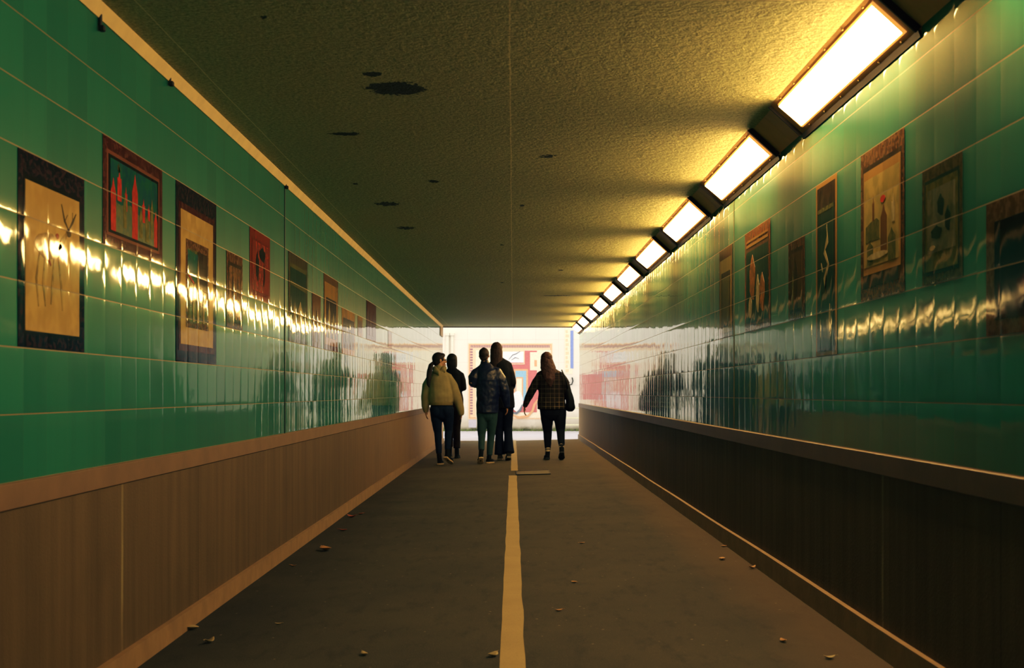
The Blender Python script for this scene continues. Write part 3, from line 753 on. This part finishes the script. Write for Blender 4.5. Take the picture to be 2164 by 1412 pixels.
def head_shape(bm, c, yaw, pitch=0, sc=1.0):
    Mz = Matrix.Rotation(yaw, 3, 'Z') @ Matrix.Rotation(pitch, 3, 'X')
    c = Vector(c)
    def B(p, r): ball(bm, c + Mz @ (Vector(p) * sc), tuple(x * sc for x in r), Mz)
    B((0, -.012, .025), (.074, .092, .085)); B((0, .030, -.035), (.056, .062, .075)); B((0, .052, -.088), (.026, .026, .020))
    B((0, .093, -.012), (.011, .016, .026)); B((0, .104, -.026), (.014, .012, .011)); B((0, .086, -.062), (.022, .010, .006)); B((0, .084, -.072), (.019, .010, .006))
    B((.077, -.005, -.01), (.009, .018, .030)); B((-.077, -.005, -.01), (.009, .018, .030))
    B((.032, .078, .012), (.022, .012, .006)); B((-.032, .078, .012), (.022, .012, .006)); B((.036, .062, -.035), (.022, .022, .02)); B((-.036, .062, -.035), (.022, .022, .02))
    return Mz

def eyes(parent, c, Mz, sc=1.0):
    for s in (-1, 1):
        bm = bmesh.new(); ball(bm, Vector(c) + Mz @ Vector((s * .032, .077, -.004)) * sc, (.012, .009, .008), Mz)
        e_ = mesh_obj('eye', bm, plain('eye_white', (.7, .68, .62), .3), parent, smooth=True)
        bm = bmesh.new(); ball(bm, Vector(c) + Mz @ Vector((s * .032, .0845, -.004)) * sc, (.0055, .003, .0055), Mz)
        mesh_obj('iris', bm, plain('iris_brown', (.03, .015, .01), .3), e_, smooth=True)
        bm = bmesh.new(); ball(bm, Vector(c) + Mz @ Vector((s * .033, .088, .016)) * sc, (.016, .006, .0035), Mz)
        mesh_obj('eyebrow', bm, plain('brow_brown', (.03, .015, .01), .8), parent, smooth=True)
    bm = bmesh.new()
    for zz, rr in ((-.0625, .0045), (-.0715, .0055)): ball(bm, Vector(c) + Mz @ Vector((0, .094, zz)) * sc, (.021, .007, rr), Mz)
    mesh_obj('lips', bm, plain('lip_rose', (.42, .14, .12), .45), parent, smooth=True)

def foot_chain(bm, ankle, heel, toe, w=.045, k=1.0):
    a, h, t_ = Vector(ankle), Vector(heel), Vector(toe)
    ball_ = h.lerp(t_, .68)
    limb(bm, [(h + Vector((0, .008, .0)), w * .72, .038 * k), (h.lerp(ball_, .5), w * .74, .040 * k), (ball_, w, .034 * k), (h.lerp(t_, .5 + .5 * k), w * .72, .024 * k)], 14)
    limb(bm, [(a + Z3 * .02, w * .78, .044 * k), (h.lerp(ball_, .28) + Z3 * .012, w * .80, .050 * k)], 14)

def sole_mesh(heel, toe, w, th=.022):
    """flat sole under heel-toe with waisted outline"""
    h, t_ = Vector(heel), Vector(toe); d = (t_ - h); L = d.length; d.normalize()
    s = d.cross(Z3).normalized(); up = s.cross(d).normalized()
    outline = [(-.035, .0), (-.028, .7), (.04, .78), (.35 * L, .68), (.68 * L, 1.06), (.9 * L, .98), (L + .018, .62), (L + .034, 0)]
    pts = [(a, b * w) for a, b in outline] + [(a, -b * w) for a, b in outline[-2:0:-1]]
    bm = bmesh.new()
    lo = [bm.verts.new(h + d * a + s * b - up * (.036 + th * .0)) for a, b in pts]; hi = [bm.verts.new(h + d * a + s * b * .98 - up * (.036 - th)) for a, b in pts]
    n = len(pts); bm.faces.new(lo); bm.faces.new(hi[::-1])
    for i in range(n): bm.faces.new((lo[i], lo[(i + 1) % n], hi[(i + 1) % n], hi[i]))
    bevel(bm, .003, 1)
    return bm

def person(label, X, D, H):
    r = empty('person', (X, D, floor_z(X))); props(r, label, 'person', 'people walking away down the path')
    return r

def build_body(r, d):
    """d: joints in local metres"""
    bm = bmesh.new(); J = d
    pel, che, nek, hd = [Vector(J[k]) for k in ('pelvis', 'chest', 'neck', 'head')]
    w = J.get('w', 1.0)
    limb(bm, [(pel - Z3 * .04, .13 * w, .095 * w), (pel + Z3 * .06, .135 * w, .095 * w), (pel.lerp(che, .5), .112 * w, .08 * w), (che, .14 * w, .095 * w), (che + Z3 * .10, .125 * w, .08 * w), (nek, .06, .055)], 20)
    limb(bm, [(nek - Z3 * .03, .052, .055), (hd - Z3 * .07 - Y3 * .01, .047, .052), (hd - Z3 * .02, .05, .05)], 14)
    Mz = head_shape(bm, hd, J.get('yaw', 0), J.get('pitch', 0), J.get('hs', 1.0))
    for s in ('l', 'r'):
        sh, el, wr = [Vector(J[s + k]) for k in ('_sh', '_el', '_wr')]
        limb(bm, [(sh.lerp(nek, .12) - Z3 * .025, .040, .040), (sh.lerp(el, .4), .038, .038), (el, .033, .033), (el.lerp(wr, .3), .034, .033), (wr, .023, .026)], 12)
        dr = Vector(J[s + '_hand']); hand(bm, wr, dr, J.get(s + '_palm', (1 if s == 'l' else -1, .1, 0)), J.get(s + '_curl', .35))
        hp, kn, an = [Vector(J[s + k]) for k in ('_hip', '_kn', '_an')]
        limb(bm, [(hp, .072 * w, .075 * w), (hp.lerp(kn, .45), .058 * w, .062 * w), (kn, .041, .045), (kn.lerp(an, .3), .039, .043), (kn.lerp(an, .8), .028, .030), (an, .028, .031)], 14)
        foot_chain(bm, an, J[s + '_heel'], J[s + '_toe'], .032, .7)
    fuse('body', bm, SKIN, r, .0068, 2)
    eyes(r, hd, Mz, J.get('hs', 1.0))
    return Mz

def shoes(r, J, mat, sole, w=.046):
    for s in ('l', 'r'):
        bm = bmesh.new(); foot_chain(bm, J[s + '_an'], J[s + '_heel'], J[s + '_toe'], w)
        o = fuse('shoe', bm, mat, r, .007, 3)
        b = sole_mesh(J[s + '_heel'], J[s + '_toe'], w * 1.02); mesh_obj('sole', b, sole, o)

def trousers(r, J, mat, rad, name='trousers', flare=None, hipw=.165, hipd=.12, crinkle=.004, seed=0):
    """rad: (thigh top, mid thigh, knee, calf, hem)"""
    bm = bmesh.new(); pel = Vector(J['pelvis'])
    limb(bm, [(pel + Z3 * .13, hipw * .86, hipd * .86), (pel + Z3 * .03, hipw, hipd), (pel - Z3 * .07, hipw * .97, hipd * .98)], 20)
    if J.get('seat', True):
        for s in (-1, 1): ball(bm, pel + Vector((s * hipw * .45, -hipd * .42, -.04)), (hipw * .5, hipd * .68, .10))
    for s in ('l', 'r'):
        hp, kn, an = [Vector(J[s + k]) for k in ('_hip', '_kn', '_an')]
        end = an + (an - kn).normalized() * J.get('drop', -.03)
        a, b, c, d_, e_ = rad
        limb(bm, [(hp + Z3 * .03, a, a * 1.05), (hp.lerp(kn, .45), b, b * 1.08), (kn, c, c * 1.05), (kn.lerp(an, .32), d_, d_ * 1.1), (kn.lerp(an, .75), (d_ + e_) / 2, (d_ + e_) / 2 * 1.05), (end, e_, e_ * 1.1)], 18, cap=False)
    return fuse(name, bm, mat, r, .008, 3, crinkle, 11, seed)

def ell_frame(pts_):  # helper for readable lists
    return pts_

# ---- figure measurements: P(u, v, y) turns readings from a 1:1 life grid into local metres
def grid(u0, v0, s): return lambda u, v, y=0.0: ((u - u0) / s, y, (v0 - v) / s)

# woman in olive-yellow hoodie with ponytail
P = grid(250, 1325, 728)
r = person('woman in mustard hoodie with long ponytail and glasses, walking at the left', -1.07, 19.4, 1.63)
J = dict(pelvis=P(268, 720), chest=P(248, 440), neck=P(240, 290), head=P(246, 212, .01), yaw=math.radians(-72), pitch=0, hs=.98, w=1.0,
         l_sh=P(150, 395), l_el=P(98, 590, .0), l_wr=P(100, 735, .03), l_hand=(0, .1, -1), r_sh=P(345, 385), r_el=P(420, 580), r_wr=P(468, 735, .03), r_hand=(.22, .1, -1),
         l_hip=P(205, 740), l_kn=P(228, 980, .03), l_an=P(242, 1225, -.02), l_heel=P(248, 1297, -.04), l_toe=P(258, 1300, .13),
         r_hip=P(335, 740), r_kn=P(340, 960, .05), r_an=P(333, 1185, -.08), r_heel=P(325, 1232, -.10), r_toe=P(372, 1288, .03))
Mz = build_body(r, J)
JE = cloth('indigo_jeans', (.012, .020, .055)); trousers(r, J, JE, (.092, .082, .058, .052, .040), 'jeans', seed=1)
shoes(r, J, cloth('black_canvas', (.015, .014, .015)), plain('cream_rubber', (.62, .52, .34), .6))
bm = bmesh.new()
limb(bm, [(P(262, 665), .178, .145), (P(258, 600), .195, .155), (P(250, 480), .185, .145), (P(246, 400), .165, .125), (P(243, 340), .11, .10), (P(240, 285, .01), .066, .072)], 22, flat0=True)
limb(bm, [(P(200, 372), .06, .06), (P(155, 400), .068, .07), (P(118, 480), .074, .072), (P(98, 590), .070, .07), (P(96, 700, .02), .058, .056), (P(99, 745, .03), .042, .044)], 16)
limb(bm, [(P(290, 368), .06, .06), (P(338, 395), .068, .07), (P(385, 480), .076, .074), (P(425, 590), .074, .072), (P(458, 700, .02), .060, .058), (P(478, 770, .03), .045, .046)], 16)
HOOD = cloth('mustard_fleece', (.38, .335, .185), .9)
hz = fuse('hoodie', bm, HOOD, r, .009, 3, .008, 8, 2)
bm = bmesh.new(); limb(bm, [(P(200, 300, -.01), .04, .045), (P(215, 330, -.07), .05, .045), (P(245, 350, -.10), .055, .045), (P(280, 328, -.07), .05, .045), (P(295, 295, 0), .04, .045)], 12)
fuse('hood', bm, HOOD, hz, .008, 3, .005, 12, 4)
bm = bmesh.new(); limb(bm, [(P(262, 655), .180, .147), (P(262, 690), .176, .143)], 22, cap=False); fuse('hem_band', bm, cloth('mustard_rib', (.30, .25, .11)), hz, .008, 2)
HB = plain('dark_brown_hair', (.022, .010, .006), .7, var=.4, scale=40)
bm = bmesh.new(); hc = Vector(J['head'])
ball(bm, hc + Mz @ Vector((0, -.020, .030)), (.081, .096, .091), Mz); ball(bm, hc + Mz @ Vector((0, -.045, -.02)), (.070, .062, .065), Mz); ball(bm, hc + Mz @ Vector((0, .035, .075)), (.058, .05, .035), Mz)
tie = Vector(P(182, 235, -.02))
limb(bm, [(tie + Vector((.05, .01, .02)), .035, .035), (tie, .020, .022)], 10)
hh = fuse('hair', bm, HB, r, .007, 2, .003, 30)
bm = bmesh.new(); limb(bm, [(P(182, 235, -.02), .020, .020), (P(158, 262, -.06), .036, .030), (P(146, 330, -.13), .042, .032), (P(138, 410, -.17), .038, .030), (P(138, 470, -.18), .026, .02), (P(145, 495, -.18), .012, .010)], 12)
fuse('ponytail', bm, HB, hh, .007, 2, .004, 20)
bm = bmesh.new(); ball(bm, tie, (.020, .020, .024)); mesh_obj('hair_tie', bm, plain('pale_tie', (.6, .5, .4), .5), hh, smooth=True)
bm = bmesh.new()
for s in (-1, 1):
    c0 = Vector((s * .034, .098, -.002)); tube(bm, [hc + Mz @ (c0 + Vector((.026 * math.cos(a * PI / 6), 0, .019 * math.sin(a * PI / 6)))) for a in range(13)], .0022, 6)
    tube(bm, [hc + Mz @ Vector((s * .060, .096, .004)), hc + Mz @ Vector((s * .076, .05, .004)), hc + Mz @ Vector((s * .079, -.01, -.002))], .0022, 6)
tube(bm, [hc + Mz @ Vector((-.008, .098, .002)), hc + Mz @ Vector((.008, .098, .002))], .0022, 6)
mesh_obj('glasses', bm, M_BLACK, r)

# person in black behind
P = grid(430, 1250, 666)
r = person('person in black jacket and dark trousers half hidden behind the mustard hoodie', -.90, 21.2, 1.69)
J = dict(pelvis=P(395, 640), chest=P(385, 420), neck=P(378, 290), head=P(376, 212, .01), yaw=math.radians(14), hs=.96, w=.98,
         l_sh=P(295, 350), l_el=P(262, 500, -.02), l_wr=P(285, 560, .18), l_hand=(.3, .9, .3), r_sh=P(470, 350), r_el=P(500, 505, -.03), r_wr=P(470, 500, .20), r_hand=(-.4, .8, .3),
         l_palm=(0, 0, -1), r_palm=(0, 0, -1), l_curl=.6, r_curl=.6,
         l_hip=P(350, 670), l_kn=P(350, 900, .10), l_an=P(352, 1150, .16), l_heel=P(350, 1212, .14), l_toe=P(346, 1220, .30),
         r_hip=P(438, 670), r_kn=P(432, 900, .03), r_an=P(432, 1160, -.03), r_heel=P(432, 1222, -.05), r_toe=P(436, 1226, .12))
Mz = build_body(r, J)
trousers(r, J, cloth('dark_brown_trousers', (.028, .014, .012)), (.086, .078, .062, .058, .056), seed=5)
shoes(r, J, cloth('black_leather_shoes', (.01, .01, .012), .5), plain('dark_sole', (.03, .03, .03), .7))
bm = bmesh.new()
limb(bm, [(P(392, 640), .150, .125), (P(388, 560), .150, .125), (P(384, 430), .165, .125), (P(382, 350), .150, .115), (P(380, 300), .085, .08), (P(378, 280), .066, .066)], 22, flat0=True)
for s, sg in (('l', -1), ('r', 1)):
    sh, el, wr = Vector(J[s + '_sh']), Vector(J[s + '_el']), Vector(J[s + '_wr'])
    limb(bm, [(sh.lerp(Vector(J['neck']), .4) - Z3 * .02, .06, .06), (sh - Z3 * .02, .060, .062), (sh.lerp(el, .5), .066, .066), (el, .056, .060), (el.lerp(wr, .5), .052, .052), (wr, .042, .042)], 16)
fuse('jacket', bm, cloth('black_jacket', (.010, .008, .010)), r, .009, 3, .006, 9, 6)
bm = bmesh.new(); hc = Vector(J['head'])
ball(bm, hc + Mz @ Vector((0, -.018, .030)), (.086, .096, .092), Mz); limb(bm, [(hc + Vector((0, -.05, .0)), .083, .055), (hc + Vector((.0, -.05, -.07)), .080, .045), (hc + Vector((.0, -.045, -.12)), .066, .035)], 14)
limb(bm, [(hc + Vector((.070, .0, .01)), .02, .05), (hc + Vector((.074, -.005, -.09)), .014, .04)], 10)
fuse('hair', bm, plain('black_brown_hair', (.012, .007, .006), .68, var=.4, scale=40), r, .007, 2, .003, 30)

# person in navy jacket and green-blue jeans
P = grid(720, 1310, 726)
r = person('short-haired person in navy padded jacket and faded green-blue jeans, centre', -.425, 19.45, 1.69)
J = dict(pelvis=P(758, 745), chest=P(752, 420), neck=P(728, 245), head=P(722, 158, .01), yaw=math.radians(-10), hs=.93, w=1.0,
         l_sh=P(625, 320), l_el=P(592, 450, -.05), l_wr=P(640, 470, .20), l_hand=(.5, .8, .1), l_palm=(0, 0, -1), l_curl=.6, r_sh=P(860, 320), r_el=P(930, 510, -.02), r_wr=P(965, 690, .04), r_hand=(.05, .15, -1),
         seat=False, l_hip=P(700, 775), l_kn=P(697, 1000, -.02), l_an=P(694, 1185, -.13), l_heel=P(690, 1236, -.16), l_toe=P(678, 1286, -.05),
         r_hip=P(812, 775), r_kn=P(795, 1000, .05), r_an=P(775, 1245, .03), r_heel=P(762, 1283, .02), r_toe=P(806, 1284, .14))
Mz = build_body(r, J)
trousers(r, J, cloth('faded_teal_jeans', (.040, .080, .088), var=.45, scale=9), (.083, .074, .060, .052, .040), 'jeans', hipw=.150, hipd=.105, seed=8)
shoes(r, J, cloth('black_trainers', (.014, .014, .016)), plain('cream_rubber', (.62, .52, .34), .6), .044)
bm = bmesh.new()
limb(bm, [(P(755, 772), .160, .135), (P(757, 660), .165, .135), (P(762, 540), .170, .14), (P(760, 420), .185, .14), (P(748, 330), .165, .125), (P(735, 270), .100, .09), (P(730, 235), .062, .062)], 22, flat0=True)
limb(bm, [(P(690, 305), .06, .06), (P(640, 340), .070, .075), (P(605, 400, -.03), .078, .078), (P(600, 452, -.03), .066, .068), (P(630, 462, .10), .058, .058), (P(640, 470, .19), .046, .046)], 16)
limb(bm, [(P(790, 305), .06, .06), (P(850, 330), .076, .080), (P(895, 410), .083, .083), (P(930, 520), .080, .08), (P(950, 620, .02), .068, .068), (P(962, 690, .04), .050, .05)], 16)
t = NT('navy_padded_shell'); o_ = t.obj(); zz = t.sep(o_)[2]
n_ = t.noise(o_, 24, 3, .6)
wv = t.math('SINE', t.math('ADD', t.math('MULTIPLY', zz, 75), t.math('MULTIPLY', t.noise(o_, 5), 6)))
c = t.mix(n_, (.008, .010, .036), (.020, .024, .085))
jk = fuse('padded_jacket', bm, t.done(c, .38, t.bump(t.math('ADD', t.math('MULTIPLY', wv, .12), n_), .5, .012), .5), r, .009, 3, .010, 10, 9)
bm = bmesh.new(); limb(bm, [(P(729, 262), .070, .068), (P(727, 222), .060, .062)], 16, cap=False); fuse('collar', bm, cloth('navy_collar', (.012, .014, .03)), jk, .007, 2)
bm = bmesh.new(); hc = Vector(J['head'])
ball(bm, hc + Mz @ Vector((0, -.020, .030)), (.077, .090, .085), Mz); ball(bm, hc + Mz @ Vector((0, -.045, -.025)), (.062, .045, .06), Mz)
ball(bm, hc + Vector((-.005, -.03, .105)), (.026, .026, .014))
fuse('hair', bm, plain('cropped_brown_hair', (.030, .014, .009), .68, var=.4, scale=40), r, .007, 2, .003, 30)

# tall person in long black coat
P = grid(940, 1275, 698)
r = person('tallest person, long brown hair, black coat and wide flared trousers', -.127, 20.2, 1.80)
J = dict(pelvis=P(930, 640), chest=P(905, 330), neck=P(868, 190), head=P(852, 102, .01), yaw=math.radians(8), hs=1.0, w=1.0,
         l_sh=P(795, 260), l_el=P(770, 430, 0), l_wr=P(800, 560, .10), l_hand=(.2, .4, -.8), r_sh=P(975, 250), r_el=P(1022, 450, -.04), r_wr=P(1015, 500, .20), r_hand=(-.3, .9, .1), r_palm=(0, 0, -1), r_curl=.6,
         l_hip=P(880, 670), l_kn=P(880, 930, .05), l_an=P(888, 1200, .02), l_heel=P(890, 1246, .0), l_toe=P(894, 1250, .17),
         r_hip=P(975, 670), r_kn=P(975, 930, .0), r_an=P(985, 1180, -.10), r_heel=P(985, 1222, -.12), r_toe=P(975, 1248, .04), drop=.02, seat=False)
Mz = build_body(r, J)
trousers(r, J, cloth('midnight_trousers', (.010, .012, .032)), (.095, .082, .068, .064, .084), 'flared_trousers', hipw=.16, seed=12)
shoes(r, J, cloth('grey_shoes', (.10, .09, .08)), plain('grey_sole', (.3, .27, .22), .6))
bm = bmesh.new()
limb(bm, [(P(938, 720), .160, .135), (P(932, 600), .160, .135), (P(918, 450), .165, .135), (P(900, 330), .180, .135), (P(885, 250), .165, .12), (P(872, 205), .09, .08), (P(868, 185), .066, .066)], 22, flat0=True)
for s in 'lr':
    sh, el, wr = Vector(J[s + '_sh']), Vector(J[s + '_el']), Vector(J[s + '_wr'])
    limb(bm, [(sh.lerp(Vector(J['neck']), .4) - Z3 * .02, .06, .06), (sh - Z3 * .02, .064, .066), (sh.lerp(el, .5), .070, .072), (el, .060, .066), (el.lerp(wr, .5), .056, .056), (wr, .046, .046)], 16)
fuse('coat', bm, cloth('black_wool_coat', (.011, .009, .010)), r, .009, 3, .007, 9, 13)
bm = bmesh.new(); hc = Vector(J['head'])
ball(bm, hc + Mz @ Vector((0, -.018, .030)), (.088, .10, .095), Mz)
limb(bm, [(hc + Vector((0, -.045, .0)), .092, .07), (hc + Vector((0, -.06, -.09)), .098, .062), (hc + Vector((.0, -.075, -.19)), .092, .05), (hc + Vector((.0, -.10, -.27)), .07, .035)], 16)
fuse('long_hair', bm, plain('dark_chestnut_hair', (.040, .014, .008), .68, var=.5, scale=40), r, .007, 2, .004, 26)

# woman in plaid shirt with black shoulder bag
P = grid(490, 1285, 617)
r = person('woman in dark plaid shirt with long auburn hair and black bag, walking at the right', .622, 20.0, 1.64)
J = dict(pelvis=P(470, 800), chest=P(455, 560), neck=P(425, 430), head=P(416, 352, .01), yaw=math.radians(18), hs=.98, w=1.05,
         l_sh=P(375, 495), l_el=P(278, 640, -.02), l_wr=P(217, 785, .06), l_hand=(-.10, .2, -1), r_sh=P(540, 495), r_el=P(606, 640, -.04), r_wr=P(600, 700, .18), r_hand=(-.2, .6, .3), r_palm=(-1, 0, 0), r_curl=.7,
         l_hip=P(420, 830), l_kn=P(430, 1030, .08), l_an=P(432, 1205, .04), l_heel=P(430, 1256, .02), l_toe=P(420, 1262, .18),
         r_hip=P(540, 830), r_kn=P(550, 1010, .0), r_an=P(556, 1165, -.15), r_heel=P(558, 1205, -.18), r_toe=P(556, 1258, -.05), seat=False)
Mz = build_body(r, J)
trousers(r, J, cloth('black_leggings', (.010, .010, .018)), (.105, .092, .066, .060, .040), 'leggings', hipw=.185, hipd=.14, seed=15)
shoes(r, J, cloth('black_canvas', (.015, .014, .015)), plain('dark_sole', (.03, .03, .03), .7))
for s in 'lr':
    an, kn = Vector(J[s + '_an']), Vector(J[s + '_kn']); dd = (an - kn).normalized()
    bm = bmesh.new(); limb(bm, [(an - dd * .055, .041, .046), (an + dd * .012, .040, .047)], 14, cap=False); so = fuse('sock', bm, plain('white_sock', (.62, .55, .42), .8), r, .006, 2)
    bm = bmesh.new(); limb(bm, [(an - dd * .034, .0435, .0485), (an - dd * .018, .0435, .0485)], 14, cap=False); fuse('sock_stripe', bm, cloth('black_canvas', (.015, .014, .015)), so, .005, 1)
t = NT('dark_plaid_flannel'); o_ = t.obj(); x, y, z = t.sep(o_)
def bars(s, f, w): return t.math('LESS_THAN', t.math('FRACT', t.math('MULTIPLY', s, f)), w)
h1 = bars(z, 15, .14); v1 = bars(x, 15, .14); h2 = bars(t.math('ADD', z, .03), 12, .40); v2 = bars(t.math('ADD', x, .03), 12, .40)
c = t.mix(t.math('MULTIPLY', t.math('ADD', h2, v2), .35), (.016, .010, .010), (.045, .028, .024))
c = t.mix(t.math('MULTIPLY', t.math('ADD', h1, v1), t.math('ADD', .04, t.math('MULTIPLY', t.ramp(z, .76, 1.0, 1, .16), t.ramp(t.noise(o_, 6), .38, .6, .10, .55)))), c, (.40, .32, .15))
PL = t.done(c, .85, t.bump(t.noise(o_, 60), .2, .004), .2)
bm = bmesh.new()
limb(bm, [(P(466, 815), .215, .165), (P(466, 760), .212, .165), (P(462, 660), .195, .15), (P(456, 560), .200, .145), (P(450, 490), .175, .13), (P(432, 440), .09, .085), (P(426, 420), .066, .066)], 22, flat0=True)
limb(bm, [(P(400, 478), .06, .06), (P(365, 500), .066, .072), (P(325, 560), .070, .072), (P(280, 645, -.01), .062, .062), (P(245, 715, .02), .052, .052), (P(222, 775, .05), .042, .042)], 16)
limb(bm, [(P(500, 478), .06, .06), (P(545, 505), .070, .075), (P(585, 565, -.02), .072, .074), (P(612, 645, -.03), .064, .066), (P(606, 680, .08), .056, .056), (P(602, 700, .17), .046, .046)], 16)
fuse('plaid_shirt', bm, PL, r, .009, 3, .008, 8, 16)
bm = bmesh.new(); hc = Vector(J['head'])
ball(bm, hc + Mz @ Vector((0, -.018, .028)), (.086, .098, .094), Mz)
limb(bm, [(hc + Vector((.0, -.045, .0)), .088, .07), (hc + Vector((.02, -.06, -.10)), .112, .065), (hc + Vector((.045, -.09, -.20)), .115, .05), (hc + Vector((.05, -.13, -.30)), .088, .036), (hc + Vector((.055, -.145, -.40)), .03, .020)], 18)
fuse('long_hair', bm, plain('auburn_hair', (.045, .013, .007), .68, var=.5, scale=40), r, .007, 2, .006, 22)
# the bag, slung from her right shoulder
bg = empty('shoulder_bag', (.622 + .21, 19.97, .78 + floor_z(.62)))
props(bg, 'black flared shoulder bag hanging at the plaid-shirted woman\'s right side', 'bag')
P2 = grid(620, 805, 617)
bm = bmesh.new()
limb(bm, [(P2(640, 795), .075, .10), (P2(638, 740), .066, .095), (P2(622, 660), .052, .075), (P2(608, 600), .040, .06)], 18)
fuse('bag_body', bm, cloth('black_bag_cloth', (.010, .009, .011), .7), bg, .008, 2, .006, 10, 21)
bm = bmesh.new(); tube(bm, [P2(612, 620, -.07), P2(600, 560, -.115), P2(575, 490, -.105), P2(560, 455, -.05), P2(562, 450, .03), P2(590, 520, .105), P2(610, 610, .07)], .010, 8)
mesh_obj('strap', bm, M_BLACK, bg, smooth=True)

# ------------------------------------------------------------------ daylight outside
w = bpy.data.worlds.new('overcast_sky'); SC.world = w; w.use_nodes = True
nt = w.node_tree; bg_ = nt.nodes['Background']; bg_.inputs[0].default_value = (1.0, .955, .88, 1); bg_.inputs[1].default_value = 1.7

# ------------------------------------------------------------------ camera and look
cam = bpy.data.cameras.new('camera'); co = bpy.data.objects.new('camera', cam); COL.objects.link(co)
co.location = (0, 0, EYE); co.rotation_euler = (PI / 2, 0, 0)
cam.sensor_width = 36; cam.lens = F / 2164 * 36
cam.shift_x = (1082 - VX) / 2164; cam.shift_y = (VY - 706) / 2164
cam.dof.use_dof = True; cam.dof.focus_distance = 10.0; cam.dof.aperture_fstop = 5.6
cam.clip_start = .05; cam.clip_end = 200
SC.camera = co
SC.cycles.adaptive_threshold = 0.02; SC.cycles.max_bounces = 9; SC.cycles.diffuse_bounces = 5; SC.cycles.glossy_bounces = 5
SC.cycles.caustics_reflective = False; SC.cycles.caustics_refractive = False
SC.view_settings.view_transform = 'Standard'
SC.view_settings.look = 'None'
SC.view_settings.exposure = 0.0
# film response: crushed reds and lifted blues in the shadows
SC.view_settings.use_curve_mapping = True
cm = SC.view_settings.curve_mapping
for ch, pts in ((0, ((0, 0), (.03, .015), (.12, .105), (.35, .375), (1, 1))), (1, ((0, 0), (.03, .023), (.12, .115), (.35, .37), (1, 1))), (2, ((0, .001), (.012, .014), (.1, .088), (.35, .36), (1, 1)))):
    c = cm.curves[ch]; c.points[0].location = pts[0]; c.points[-1].location = pts[-1]
    for p_ in pts[1:-1]: c.points.new(*p_)
cm.update()
